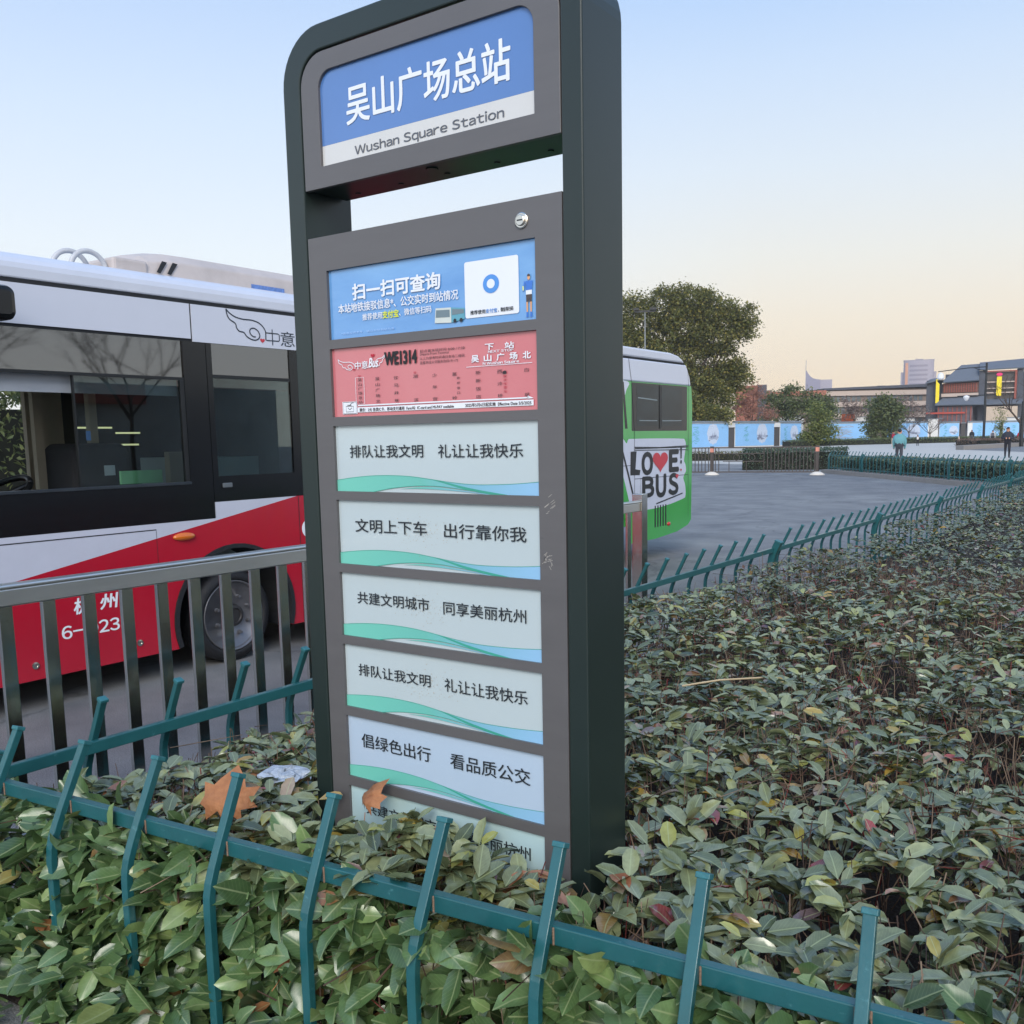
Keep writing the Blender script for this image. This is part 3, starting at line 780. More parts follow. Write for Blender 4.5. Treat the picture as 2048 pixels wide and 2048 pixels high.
def cove(y0, y1, zt, roof=2.76, xo=XS, xi=-7.9):
    pr = [(xo, zt)]+[(xo-.26+.26*math.cos(R(t)), zt+.06+.12*math.sin(R(t))) for t in range(0, 91, 15)]
    pr = pr+[((xo+xi)/2, roof)]+[(xo+xi-a, b) for a, b in pr[::-1]]
    return pr

# --- red and white bus
RB0, RB1 = 1.45, 6.95
bus = thing('parked_bus', (-6.8, 4.2, 0), 'red and white city bus with black window band parked behind the steel railing', 'bus')
RW = livery('white paint with red lower sweep', '#c6cad8', '#b3182f', .174, .314)
q = MB()
arch = [(4.425+.535*math.cos(R(a)), .36+.52*math.sin(R(a))) for a in range(198, -19, -9)]
q.prism([(RB0, .195), (arch[0][0], .195)]+arch+[(arch[-1][0], .195), (RB1, .195), (RB1, 1.19), (4.285, 1.19), (4.285, 1.075), (RB0, 1.075)], 'yz', XS, XS-.03)
q.build('side_skirt', RW, bus)
q = MB()
q.ring([(4.425+.535*math.cos(R(a)), .36+.52*math.sin(R(a))) for a in range(198, -19, -9)], [(4.425+.50*math.cos(R(a)), .36+.49*math.sin(R(a))) for a in range(198, -19, -9)], 'yz', XS+.012, XS-.06, closed=False)
q.build('wheel_arch_trim', RUB, bus)
q = MB()
q.ring([(4.425+.53*math.cos(R(a)), .36+.515*math.sin(R(a))) for a in range(200, -21, -10)], [(4.425+.515*math.cos(R(a)), .36+.50*math.sin(R(a))) for a in range(200, -21, -10)], 'yz', XS-.061, XS-.5, closed=False)
q.box(XS-.52, XS-.50, 3.9, 4.95, .2, .9)
q.build('wheel_well', DRK, bus)
wheel(bus, 4.425, XS-.045); wheel(bus, 6.25, XS-.045)
# upper body: white panels, black surround with window holes
q = MB(); q.box(XS, XS-.03, RB0, 4.168, 2.318, 2.552); q.box(XS, XS-.03, 4.182, RB1, 2.300, 2.552); q.build('upper_panel', WP, bus)
q = MB(); q.box(XS-.008, XS-.03, RB0, RB1, 2.5525, 2.578); q.box(XS-.008, XS-.03, RB0, 4.168, 2.300, 2.3175); q.box(XS-.008, XS-.03, 4.1685, 4.1815, 2.300, 2.552)
q.build('gutter_strip', DRK, bus)
rf = cove(RB0, RB1, 2.5785)
q = MB(); q.prism(rf, 'xz', RB0, RB1); q.build('roof', ROOF, bus, smooth=False, bevel=.01)
q = MB()
q.box(XS, XS-.03, RB0, 2.55, 1.0755, 2.2995); q.box(XS, XS-.03, 2.55, 4.095, 1.0755, 1.325); q.box(XS, XS-.03, 4.095, 4.278, 1.0755, 2.2995)
q.build('window_surround', BLK, bus, label='black glossy surround of the driver window')
q = MB()
q.box(XS-.004, XS-.03, 4.2855, 4.33, 1.1905, 2.2995); q.box(XS-.004, XS-.03, 4.33, 5.03, 1.1905, 1.372); q.box(XS-.004, XS-.03, 5.03, 5.13, 1.1905, 2.2995); q.box(XS-.004, XS-.03, 5.13, 6.5, 1.1905, 1.372); q.box(XS-.004, XS-.03, 6.5, RB1, 1.1905, 2.2995)
q.build('window_surround', BLK, bus)
GLD = glassmat('dark tinted glass', (.16, .19, .19), .03, .75, 2.3)
GLC = glassmat('clear bus glass', (.78, .84, .82), .01, .6)
GLM = glassmat('smoky bus glass', (.62, .70, .69), .012, .6, 1.5)
for y0, y1, z0, z1, gm in ((2.55, 4.095, 2.055, 2.2995, GLD), (3.31, 4.06, 1.345, 2.045, GLC), (4.33, 5.03, 1.372, 2.06, GLM), (4.33, 5.03, 2.085, 2.2995, GLD), (5.13, 6.5, 1.372, 2.2995, GLM)):
    q = MB(); q.box(XS-.012, XS-.017, y0, y1, z0, z1); q.build('window_pane', gm, bus)
FRM = mat('black window frame', '#17191b', rough=.35, var=.1)
q = MB()
q.box(XS-.004, XS-.032, 2.55, 4.095, 2.035, 2.0545); q.box(XS-.004, XS-.028, 4.06, 4.0945, 1.345, 2.0345); q.box(XS-.006, XS-.028, 3.30, 3.3095, 1.345, 2.0345); q.box(XS-.004, XS-.03, 4.331, 5.029, 2.061, 2.0845)
q.build('window_frame', FRM, bus)
q = MB(); q.box(XS+.006, XS-.03, 2.55, 4.10, 1.3255, 1.3445); q.build('window_sill', mat('worn aluminium sill', '#4d545a', rough=.3, metal=.8, var=.2), bus, bevel=.002)
q = MB()
q.prism(rr(RB0, 3.80, .62, 1.035, .01, .01, 2), 'yz', XS+.0002, XS+.0012)
ln = MB(); ln.stroke([(RB0, 1.035), (3.80, 1.035), (3.80, .2)], .007, SB(XS+.0015)); ln.stroke([(RB0, .60), (2.0, .60)], .004, SB(XS+.0015))
ln.stroke([(3.0, .2), (3.0, .60)], .005, SB(XS+.0015)); ln.stroke([(2.0, .2), (2.0, 1.035)], .006, SB(XS+.0015)); ln.stroke([(5.05, .2), (5.05, 1.185)], .006, SB(XS+.0015))
ln.build('hatch_seam', DRK, bus)
q = MB(); q.blob((XS+.004, 4.01, .97), .03, .088, .028, 20, 10); q.build('side_marker_light', AMB, bus, smooth=True)
q = MB()
for y, z in ((2.92, .285), (3.62, .295), (2.2, .28)): q.lathe((XS, y, z), (1, 0, 0), [(0, .022), (.008, .022), (.010, .012), (.006, .011)], 16)
q.build('fastener', mat('chrome', '#c9c5bc', rough=.22, metal=1.), bus)
q = MB(); q.box(XS+.012, XS-.004, 4.355, 4.435, 1.288, 1.322); q.build('door_handle', mat('grey handle', '#5d6468', rough=.3), bus, bevel=.006)
q = MB()
letter(bus, WHT, '杭', 3.185, 3.285, .555, .655, SB(XS+.002), .03, slant=.15); letter(bus, WHT, '州', 3.36, 3.475, .56, .655, SB(XS+.002), .03, slant=.15)
letter(bus, WHT, '6-023', 3.10, 3.485, .412, .492, SB(XS+.002), .02, sans=True)
q.poly([(XS+.002, 5.15+.08*math.cos(R(a)), .93+.075*math.sin(R(a))) for a in range(0, 360, 15)]); q.build('white_disc', WHT, bus)
q = MB()
UP = [(4.471,2.548),(4.500,2.522),(4.552,2.498),(4.615,2.489),(4.689,2.489),(4.744,2.479),(4.781,2.460),(4.807,2.432),(4.815,2.407),(4.814,2.354)]
LO = [(4.471,2.548),(4.477,2.513),(4.497,2.479),(4.544,2.454),(4.556,2.422),(4.577,2.402),(4.617,2.395),(4.639,2.371),(4.679,2.352),(4.721,2.349),(4.750,2.364),(4.759,2.387),(4.744,2.416),(4.713,2.432),(4.684,2.429),(4.669,2.410),(4.677,2.388),(4.699,2.373),(4.722,2.372)]
q.stroke(crv(UP), .009, SB(XS+.002)); q.stroke(crv(LO), .009, SB(XS+.0022))
q.stroke([(4.815, 2.409), (4.93, 2.409), (4.942, 2.402), (4.942, 2.363), (4.935, 2.356), (4.82, 2.354)], .008, SB(XS+.002)); q.stroke([(4.876, 2.438), (4.876, 2.322)], .008, SB(XS+.0022))
letter(bus, mat('navy line print', '#27313d', rough=.4), '意', 4.952, 5.09, 2.322, 2.432, SB(XS+.002))
q.build('wing_logo', mat('navy line print', '#27313d', rough=.4), bus)
q = MB(); q.poly([(XS+.002, y, z) for y, z in heart(4.782, 2.348, .045, .035)]); q.build('heart_logo', mat('red heart print', '#c03a45', rough=.4), bus)
# roof equipment
ACM = mat('weathered beige roof unit', '#b9b0ab', rough=.55, var=.14, scale=4, bump=.1, bscale=30)
q = MB()
ac = [(-7.4, 2.765), (-6.05, 2.765), (-6.075, 2.885), (-6.17, 2.95), (-6.4, 2.985), (-7.05, 2.985), (-7.3, 2.95), (-7.4, 2.88)]
def loft(mb, secs):
    k = len(secs[0]); vs_ = [p for s in secs for p in s]; fs = [(i*k+j, i*k+(j+1) % k, (i+1)*k+(j+1) % k, (i+1)*k+j) for i in range(len(secs)-1) for j in range(k)]
    mb.add(vs_, fs+[tuple(range(k))[::-1], tuple((len(secs)-1)*k+j for j in range(k))])
secs = []
for y, s in ((4.06, .62), (4.12, .82), (4.30, 1.0), (4.5, 1.02), (6.2, 1.02), (6.4, .8), (6.46, .4)):
    secs.append([(x if s > .9 else -6.72+(x+6.72)*(.94+.06*s), y, 2.765+(z-2.765)*s) for x, z in ac])
loft(q, secs); acu = q.build('air_conditioner', ACM, bus, smooth=False, bevel=.012)
q = MB()
for k in range(2):
    y = 4.16+.085*k; q.poly([(-6.046, y, 2.795), (-6.046, y+.03, 2.79), (-6.062, y+.10, 2.875), (-6.062, y+.06, 2.88)])
q.build('vent_slot', DRK, acu)
q = MB(); q.box(-6.051, -6.045, 4.98, 5.3, 2.775, 2.812); q.build('blue_sticker', mat('sticker blue', '#5f7fb8', rough=.5, var=.4, scale=40), acu)
q = MB(); q.box(-6.65, -6.05, 3.84, 4.10, 2.74, 2.862); q.build('roof_box', ACM, bus, bevel=.02)
q = MB()
for dy, x in ((0, -6.2), (.08, -6.12)):
    q.tube([(x, 3.50+dy+.125*(1-math.cos(R(a))), 2.755+.125*math.sin(R(a))) for a in range(-10, 171, 10)], .017, 8)
q.build('hose_loop', mat('white ribbed hose', '#b3b5b8', rough=.5, var=.2, scale=60, stretch=(1, 8, 1)), bus, smooth=True)
# mirror, front end, floor, far side, interior
q = MB(); q.prism(rr(2.62, 2.855, 2.30, 2.49, .05), 'yz', -5.58, -5.44); q.build('side_mirror', BLK, bus, bevel=.03)
q = MB(); q.tube([(-5.7, 1.6, 2.5), (-5.5, 1.7, 2.52), (-5.5, 2.65, 2.42)], .018); q.build('mirror_arm', BLK, bus)
XF = -7.9
q = MB(); q.box(XS-.031, XF, RB0, RB0-.04, .2, 1.1); q.box(XS-.031, XF, RB1, RB1+.03, .2, 2.6); q.build('end_panel', RW, bus)
q = MB(); q.box(XS-.031, XF, RB0-.02, RB0-.01, 1.1, 2.45); q.build('windscreen', GLM, bus)
q = MB(); q.box(XF, XF+.03, RB0, RB1, .195, 1.15); q.box(XF, XF+.03, RB0, RB1, 2.12, 2.58)
for y in (RB0, 2.35, 3.70, 4.85, 6.8): q.box(XF, XF+.03, y, y+.09, 1.15, 2.12)
q.build('far_side', mat('far side paint', '#8c2a35', rough=.4), bus)
q = MB(); q.box(XS-.53, XF+.031, RB0, RB1, .55, .60); q.box(XS-.06, XS-.5301, 1.6, 3.85, .55, .60); q.box(XF+.032, XS-.06, RB0, RB1, 2.40, 2.43); q.build('floor', DRK, bus)
BEI = mat('beige partition', '#b3a58f', rough=.55, var=.15, scale=3)
q = MB()
for y, x in ((3.56, -6.75), (3.68, -6.9), (3.88, -6.6)): q.box(x, x+.05, y, y+.06, .6, 2.35)
q.box(-7.2, -7.15, 3.74, 4.02, .6, 2.3); q.box(-6.1, -6.04, 4.16, 4.28, 1.2, 1.55)
q.build('driver_partition', BEI, bus)
q = MB(); q.box(XS-.07, XS-.075, 2.5, 4.08, 1.93, 2.05); q.build('window_blind', mat('grey blind', '#9aa0a8', rough=.7), bus)
q = MB(); c_ = Vector((-6.15, 2.98, 1.28)); ax = Vector((.05, -.55, .83)).normalized(); a_ = ax.orthogonal().normalized(); b_ = ax.cross(a_)
q.tube([c_+(a_*math.cos(R(t))+b_*math.sin(R(t)))*.23 for t in range(0, 361, 12)], .02, 8)
q.tube([c_-a_*.22, c_+a_*.22], .018, 6); q.tube([c_, c_-ax*.5], .03, 8); q.build('steering_wheel', mat('black wheel rim', '#0e0f10', rough=.4), bus, smooth=True)
q = MB(); q.box(-6.08, -6.10, 3.80, 4.12, 1.335, 1.425); q.build('green_board', mat('mint green board', '#a4f0b8', rough=.5), bus)
q = MB(); q.box(-5.86, -5.862, 3.548, 3.624, 1.407, 1.473); q.build('white_note', WHT, bus)
for y0, z0 in ((3.442, 1.636), (4.142, 1.632)):
    q = MB(); q.box(-5.86, -5.862, y0, y0+.03, z0, z0+.061); q.build('blue_tag', mat('tag blue', '#5a86c8', rough=.5), bus)
for y0, y1, z in ((4.40, 4.70, 1.745), (4.74, 4.96, 1.70), (4.40, 4.68, 1.60), (4.74, 4.94, 1.60)):
    q = MB(); q.box(-7.6, -7.62, y0, y1, z, z+.014); q.build('reflected_strip', mat('glow of reflected strip', '#e8e6b0', rough=.5, emit=.9), bus)  # glowing bars stand in for reflections of light strips
q = MB(); q.box(XF+.04, XF+.06, 4.36, 6.88, 1.14, 2.13); q.build('dark_window_sheet', DRK, bus)  # added dark sheet over the far windows, stands in for interior shade
q = MB(); q.prism(rr(3.62, 4.05, .95, 1.62, .08), 'yz', -6.75, -6.35); q.build('driver_seat', mat('seat fabric', '#2e2e32', rough=.8), bus, bevel=.03)
q = MB(); q.box(-6.1, -7.0, 4.55, 5.0, .6, 1.5); q.box(-6.5, -6.46, 4.60, 4.64, 1.5, 2.35); q.tube([(-6.4, 4.70, 1.45), (-6.4, 4.70, 1.80), (-6.4, 4.60, 1.84)], .022); q.build('fare_box', mat('pale grey fare box', '#a5b4b3', rough=.5), bus, bevel=.01)

# --- green love bus
gb = thing('parked_bus', (-6.8, 9.8, 0), 'bright green and white bus with LOVE BUS lettering and red hearts parked behind the sign', 'bus')
GP = livery('white roof over green paint', '#3c9a48', '#3c9a48', 0, 0)
GRNP = mat('bright green bus paint', '#43a04c', rough=.24, var=.05, scale=2, coat=.6)
oul = [(7.4, .28), (9.38, .28)]+[(9.85+.47*math.cos(R(a)), .36+.46*math.sin(R(a))) for a in range(189, -10, -9)]+[(10.32, .28), (11.05, .28), (11.67, .32), (12.0, .385), (12.10, .45), (12.12, 1.2), (12.12, 2.03), (12.10, 2.2), (12.085, 2.27), (7.4, 2.27)]
q = MB(); q.prism(oul, 'yz', XS, XS-.03); q.prism([(7.4, .5), (12.08, .5), (12.08, 2.27), (7.4, 2.27)], 'yz', XS-.032, -7.85); q.build('body', GRNP, gb)
upl = [(7.4, 2.2705), (12.084, 2.2705), (12.05, 2.38), (12.0, 2.46), (11.93, 2.548), (7.4, 2.548)]
q = MB(); q.prism(upl, 'yz', XS, -7.85); q.build('upper_panel', WP, gb, bevel=.02)
q = MB(); q.prism([(7.4, 2.5485), (11.9, 2.5485), (11.89, 2.565), (7.4, 2.565)], 'yz', XS-.008, -7.84); q.build('gutter_strip', DRK, gb)
q = MB(); q.prism([(7.4, 2.5655), (11.90, 2.5655), (11.82, 2.61), (11.70, 2.655), (11.5, 2.68), (7.4, 2.70)], 'yz', XS-.002, -7.84); q.build('roof', ROOF, gb, bevel=.05)
for y in (9.85, 8.05): wheel(gb, y, XS-.05)
q = MB(); q.prism(rr(10.405, 11.955, 1.672, 2.262, .02), 'yz', XS+.002, XS-.002); win = q.build('rear_window', mat('dark mirror glass', '#0c0f10', rough=.08, var=.3, scale=1.2), gb)
q = MB(); q.prism(rr(10.53, 11.12, 1.73, 2.23, .03), 'yz', XS+.0022, XS+.003); q.prism(rr(11.20, 11.80, 1.73, 2.23, .03), 'yz', XS+.0022, XS+.003); q.build('window_pane', mat('grey reflecting pane', '#20282a', rough=.12, var=.8, scale=3, spec=.35, stretch=(1, .8, 2.4)), win)
q = MB(); q.box(XS+.0032, XS+.008, 11.135, 11.185, 1.70, 2.25); q.build('window_divider', FRM, win)
q = MB(); q.stroke([(10.6, 1.80), (11.08, 1.80)], .012, SB(XS+.004)); q.stroke([(11.22, 1.80), (11.78, 1.805)], .012, SB(XS+.004)); q.stroke([(10.56, 2.08), (11.08, 2.06)], .014, SB(XS+.004)); q.build('grab_rail', mat('pale rail', '#7e8a8c', rough=.4), win)
q = MB(); q.prism([(10.17, 2.26), (10.21, 2.26), (10.30, 1.70), (10.24, 1.70)], 'yz', XS+.002, XS-.002); q.build('slot_window', BLK, gb)
ln = MB(); ln.stroke([(10.33, 2.54), (10.40, 2.27), (10.47, 1.68), (10.47, .3)], .008, SB(XS+.0035)); ln.stroke([(10.48, 1.455), (11.98, 1.45)], .012, SB(XS+.0035)); ln.stroke([(10.48, 1.08), (12.0, 1.075)], .006, SB(XS+.0035)); ln.stroke([(10.1, 1.25), (10.46, 1.25)], .006, SB(XS+.0035)); ln.stroke([(11.97, 2.5), (12.0, 2.27), (12.0, .5)], .006, SB(XS+.0035)); ln.stroke([(10.62, .82), (10.62, 1.075), (11.0, 1.08)], .006, SB(XS+.0035))
ln.build('panel_seam', DRK, gb)
q = MB()
wp = crv([(9.7, 1.66), (10.13, 1.60), (10.2, 1.57), (10.262, 1.525), (10.285, 1.53), (10.32, 1.568), (10.4, 1.575), (11.0, 1.575), (11.78, 1.565), (11.89, 1.545), (11.93, 1.47), (11.90, 1.38), (11.87, 1.27), (11.915, 1.21), (11.93, 1.13), (11.88, 1.08), (11.85, 1.03), (11.90, .95), (11.92, .87), (11.915, .79), (11.85, .755), (11.39, .70), (10.9, .675), (10.5, .69), (10.38, .72), (10.2, 1.1), (10.05, 1.35), (9.7, 1.45)], 5)
q.poly([(XS+.001, y, z) for y, z in wp])
q.poly([(XS+.001, y, z) for y, z in crv([(9.6, 2.269), (10.30, 2.269), (10.27, 2.16), (10.2, 2.06), (10.05, 2.0), (9.6, 1.98)], 5)])
q.build('white_graphic', WP, gb)
KL = mat('black poster print', '#1c2024', rough=.35, var=.1); KR = mat('red heart print', '#b8203a', rough=.4, var=.08)
q = MB(); F_ = SB(XS+.005)
q.poly([F_(*p_) for p_ in ((10.37, 1.42), (10.52, 1.42), (10.49, 1.20), (10.62, 1.185), (10.60, 1.125), (10.36, 1.13))])
q.build('lettering', KL, gb)
for s, a, b, c, d, e in (('O', 10.67, 10.94, 1.13, 1.395, .06), ('E', 11.435, 11.685, 1.145, 1.41, .07), ('!', 11.755, 11.79, 1.235, 1.45, .03), ('B', 10.685, 10.975, .845, 1.085, .06), ('U', 11.055, 11.315, .825, 1.10, .055), ('S', 11.415, 11.675, .835, 1.10, .055)):
    letter(gb, KL, s, a, b, c, d, F_, e, sans=True)
q = MB()
q.stroke([(10.13, 1.50), (10.3, 1.16), (10.47, .80)], .035, F_); q.stroke([(10.47, 1.472), (11.15, 1.458), (11.99, 1.468)], .012, F_); q.stroke([(10.47, 1.435), (11.99, 1.415)], .010, F_); q.stroke([(11.05, .735), (11.82, .83)], .016, F_)
q.build('poster_line', KL, gb)
for y, z, s, k in ((11.165, 1.27, .43, .63), (11.77, 1.145, .05, .75), (11.65, 1.065, .09, .75)):
    q = MB(); q.poly([(XS+.0062, a, b) for a, b in heart(y, z, s, s*k)]); q.build('heart_logo', KR, gb)
for k in range(7):
    y = 10.60+.075*k+(.26 if k > 1 else 0)
    q = MB(); q.box(XS+.003, XS-.002, y, y+.03, .43, .71 if k > 1 else .66); q.build('vent_slot', DRK, gb)
q = MB(); q.blob((XS+.004, 11.41, .445), .015, .05, .026, 16, 8); q.build('tail_reflector', REDL, gb, smooth=True)

for y0, y1 in ((7.55, 8.75), (8.83, 10.03)):
    q = MB(); q.prism(rr(y0, y1, 1.52, 2.24, .03), 'yz', XS+.002, XS-.002); q.build('side_window', mat('dark mirror glass', '#0c0f10', rough=.08), gb)
# ------------------------------------------------------------------ stainless railing
STL = mat('polished stainless steel', '#d6d3cc', rough=.15, metal=1., var=.12, scale=6, bump=.12, bscale=7, stretch=(1, 1, .4))
XR = -3.585
BRS = mat('brushed stainless steel', '#dedbd5', rough=.33, metal=1., var=.08, scale=5, bump=.05, bscale=9, stretch=(1, .2, 1))
rail = thing('guard_railing', (XR, 3.8, 0), 'polished stainless steel guard railing with flat upright bars between bus and green fence', 'railing')
q = MB(); q.box(XR-.03, XR+.03, -.6, 6.60, 1.02, 1.085); q.box(XR-.036, XR+.036, -.6, 6.60, 1.0855, 1.10); q.build('top_rail', BRS, rail, bevel=.005)
q = MB(); q.box(XR-.025, XR+.025, -.6, 6.60, .10, .15); q.build('bottom_rail', STL, rail, bevel=.005)
for y in (6.65, -.62):
    q = MB(); q.box(XR-.045, XR+.045, y-.045, y+.045, 0, 1.155 if y > 6 else 1.02); q.build('post', STL, rail, bevel=.004)
for k in range(-15, 28):
    y = 2.06+.163*k
    if y > 6.5: continue
    q = MB(); q.box(XR-.011, XR+.011, y-.026, y+.026, .15, 1.02); q.build('bar', STL, rail, bevel=.003)

# ------------------------------------------------------------------ green lawn fences
FG = mat('teal green fence paint', '#1f575b', rough=.34, var=.16, scale=9, bump=.05, bscale=90, coat=.2, chips=[('#4f8488', 30, .63, .45), ('#7a6a58', 55, .73, .7), ('#a9b8b4', 120, .77, .7)])
FGC = mat('worn fence cap', '#2a666c', rough=.45, var=.3, scale=60)
WELD = mat('rusty weld bead', '#7d6655', rough=.8, var=.5, scale=200)
def lawn_fence(label, a, b, inward, ks, posts, rail_off, z0=0., near=False, group='green lawn fences with bent pickets'):
    """a, b: ends on the ground; ks: picket stations along a-b; inward: unit vector the tips lean to"""
    a = Vector(a); b = Vector(b); t = (b-a).normalized(); w = Vector(inward); ln = (b-a).length
    o = thing('lawn_fence', ((a.x+b.x)/2, (a.y+b.y)/2, z0), label, 'fence', group)
    t3 = Vector((t.x, t.y, 0))
    def P(s, off, z):
        p = a+t*s+w*off; return (p.x, p.y, z0+z)
    for s in ks:
        q = MB(); j = random.uniform(-.004, .004)
        path = [P(s, -.075, .0), P(s, -.075, .44), P(s+j*.3, -.0725, .472), P(s+j*.5, -.065, .503), P(s+j*.7, -.051, .537), P(s+j, -.031, .58), P(s+j*2, .052, .748)]
        q.sweep(path, .024, .021, t3)
        d = Vector((w.x*.4, w.y*.4, .9)).normalized()
        e = Vector(path[-1]); q.sweep([e-d*.006, e+d*.006], .030, .027, t3, 1)
        if near:
            for sg in (-1, 1):
                q.sweep([P(s+sg*.0135+j, rail_off-.0148, .558), P(s+sg*.0135+j, rail_off-.0148, .598)], .005, .004, t3, 2)
        q.build('picket', [FG, FGC, WELD], o, bevel=.0025 if near else 0)
    cuts = sorted(set([0.]+list(posts)+[ln]))
    for i in range(len(cuts)-1):
        s0, s1 = cuts[i]+.02, cuts[i+1]-.02
        for zc, h in ((.578, .042), (.085, .036)):
            q = MB(); q.sweep([P(s0, rail_off, zc), P(s1, rail_off, zc)], .026, h, (w.x, w.y, 0)); q.build('rail', FG, o, bevel=.003 if near else 0)
    for s in posts:
        q = MB(); q.sweep([P(s, -.02, 0), P(s, -.02, .45), P(s, -.012, .50), P(s, .005, .56), P(s, .048, .650)], .066, .058, t3); 
        e = Vector(P(s, .048, .650)); d = Vector((w.x*.35, w.y*.35, .93)); q.sweep([e, e+d*.012], .074, .066, t3, 1)
        q.build('post', [FG, FGC], o, bevel=.004 if near else 0)
    return o
ft = Vector((.99537, .09607)); fn_ = Vector((-.09607, .99537)); fa = Vector((-2.882, 1.373))
lawn_fence('green bent picket fence in the foreground in front of the sign', fa-ft*.17, fa+ft*4.2, fn_, [.192+s for s in (-.06, .255, .575, .885, 1.205, 1.515, 1.822, 2.14, 2.453, 2.77, 3.085, 3.4, 3.715, 4.03)], [.0, 3.3], .0, near=True)
ks = [1.74+.302*k-1.32 for k in range(21)]+[8.45+.318*k-1.32 for k in range(60)]
ks = [k for k in ks if min(abs(k+1.32-p) for p in (4.85, 8.16, 11.5, 14.8, 18.1, 21.4, 24.7)) > .11 and k < 25.7]
lawn_fence('long green bent picket fence between the asphalt lane and the hedge bed', (-3.05, 1.32), (-3.05, 27.2), (1, 0), ks, [p-1.32 for p in (4.85, 8.16, 11.5, 14.8, 18.1, 21.4, 24.7, 27.2)], .0, near=True)
fa2, fb2 = Vector((-12.27, 38.97)), Vector((-3.1, 27.32)); l2 = (fb2-fa2).length; t2 = (fb2-fa2).normalized()
lawn_fence('far green bent picket fence in front of the trimmed hedge across the asphalt', fa2, fb2, (-t2.y, t2.x), [.15+.31*k for k in range(47) if abs((.15+.31*k) % 3.3) > .12], [0.]+[3.3*k for k in range(1, 5)], .0, z0=.15)
q = MB(); nn = Vector((-t2.y, t2.x)); p_ = [fa2-nn*.22-t2*.3, fb2-nn*.22+t2*.4, fb2+nn*2.4+t2*.4, fa2+nn*2.4-t2*.3]
q.prism([(p.x, p.y) for p in p_], 'xy', 0, .14); q.build('kerb', conc, kind='structure')
q = MB(); q.box(-3.2, -3.10, 1.2, 27.2, 0, .07); q.build('kerb', conc, kind='structure', bevel=.01)
q = MB(); q.poly([(-3.1, 1.2, .02), (4, 1.75, .02), (4, 12, .02), (1, 27.6, .02), (-3.1, 27.2, .02)]); q.build('soil', soil, kind='structure')

# ------------------------------------------------------------------ hedge round the sign
LST = [(0, '#38422c'), (.16, '#5c6647'), (.38, '#757c5c'), (.55, '#4e593e'), (.72, '#7c835f'), (.85, '#8a8f66'), (.895, '#8d8f48'), (.92, '#9a7d3a'), (.945, '#5c4935'), (.962, '#8f5337'), (.978, '#968770'), (.988, '#51424b'), (1, '#8c372c')]
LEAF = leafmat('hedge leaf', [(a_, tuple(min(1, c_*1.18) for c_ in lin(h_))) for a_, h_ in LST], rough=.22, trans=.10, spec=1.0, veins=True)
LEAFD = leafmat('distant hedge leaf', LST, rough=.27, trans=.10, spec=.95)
LEAFF = leafmat('hedge side leaf', [(0, '#38502f'), (.25, '#587344'), (.5, '#466139'), (.75, '#698556'), (.9, '#7d965b'), (.96, '#84894f'), (.985, '#96593a'), (1, '#6d6a4a')], rough=.29, trans=.16, spec=.85, veins=True)
TWIG = leafmat('hedge twig', [(0, '#3a2e27'), (.5, '#5d4a3d'), (.85, '#86735f'), (.95, '#5d332e'), (1, '#84302e')], rough=.8, trans=0., spec=.3)
hedge = thing('hedge', (-1.2, 6, 0), 'broad clipped evergreen hedge filling the bed around the sign, with bare twigs showing', 'hedge')
def inside_sign(x, y, p=.03):
    return (x > X0-p) & (x < X1+p) & (y > YF-p) & (y < YB+p)
def hill(x, y):
    return .035*np.sin(x*2.1+1)*np.sin(y*1.7)+.022*np.sin(x*5.3+y*4.1)+.02*np.sin(y*.8+x)
def yfront(x): return 1.373+(x+2.882)*.0965
SP = []
for (y0, y1, dens) in ((1.45, 2.6, 225), (2.6, 4.2, 225), (4.2, 7, 200), (7, 12, 120), (12, 27, 70)):
    xr = lambda y: np.where(y < 3.6, 1.0, np.maximum(1.6-.16*y, -2.6+.0*y))
    n = int((y1-y0)*4.2*dens)
    x = rng.uniform(-3.02, 1.2, n); y = rng.uniform(y0, y1, n)
    k = (x < xr(y)) & (y > yfront(x)+.03) & ~inside_sign(x, y)
    SP.append(np.stack([x[k], y[k]], 1))
SP.append(np.stack([rng.uniform(-2.06, -1.2, 150), rng.uniform(1.54, 1.84, 150)], 1))
SP.append(np.stack([rng.uniform(-1.12, -.8, 40), rng.uniform(1.62, 2.1, 40)], 1))
SP = np.concatenate(SP); NX = 190
sx_, sy_ = SP[:, 0], SP[:, 1]
edge = np.minimum(np.minimum(sx_+3.04, .25)/.25, 1); edgef = np.minimum((sy_-yfront(sx_))/.2, 1)
hole = np.clip(np.sin(sx_*3.1+2.2)*np.sin(sy_*2.3+.4)+.6*np.sin(sx_*7+sy_*5), -1, 1)
dep_ = rng.random(len(SP))**2
sz = .505+hill(sx_, sy_)-.035*(1-edge)-.0*(1-edgef)+(.055+.05*np.sin(sx_*9+1))*np.exp(-((sx_+1.8)**2/.7+(sy_-1.72)**2/.05))+.035*np.exp(-((sx_+2.6)**2/.3+(sy_-1.7)**2/.12))-.05*(hole > .75)-dep_*.17+rng.normal(0, .012, len(SP))
sz[-NX:] = rng.uniform(.485, .58, NX)+.03*np.sin(sx_[-NX:]*11)
cnt = np.where(sy_ < 4.2, rng.integers(4, 8, len(SP)), rng.integers(4, 7, len(SP)))
cnt = np.where((hole > .72) & (rng.random(len(SP)) < .75), 1, cnt)
idx = np.repeat(np.arange(len(SP)), cnt); n = len(idx)
az = rng.uniform(0, 2*math.pi, n); el = np.radians(rng.normal(7, 14, n))
D = np.stack([np.cos(az)*np.cos(el), np.sin(az)*np.cos(el), np.sin(el)], 1)
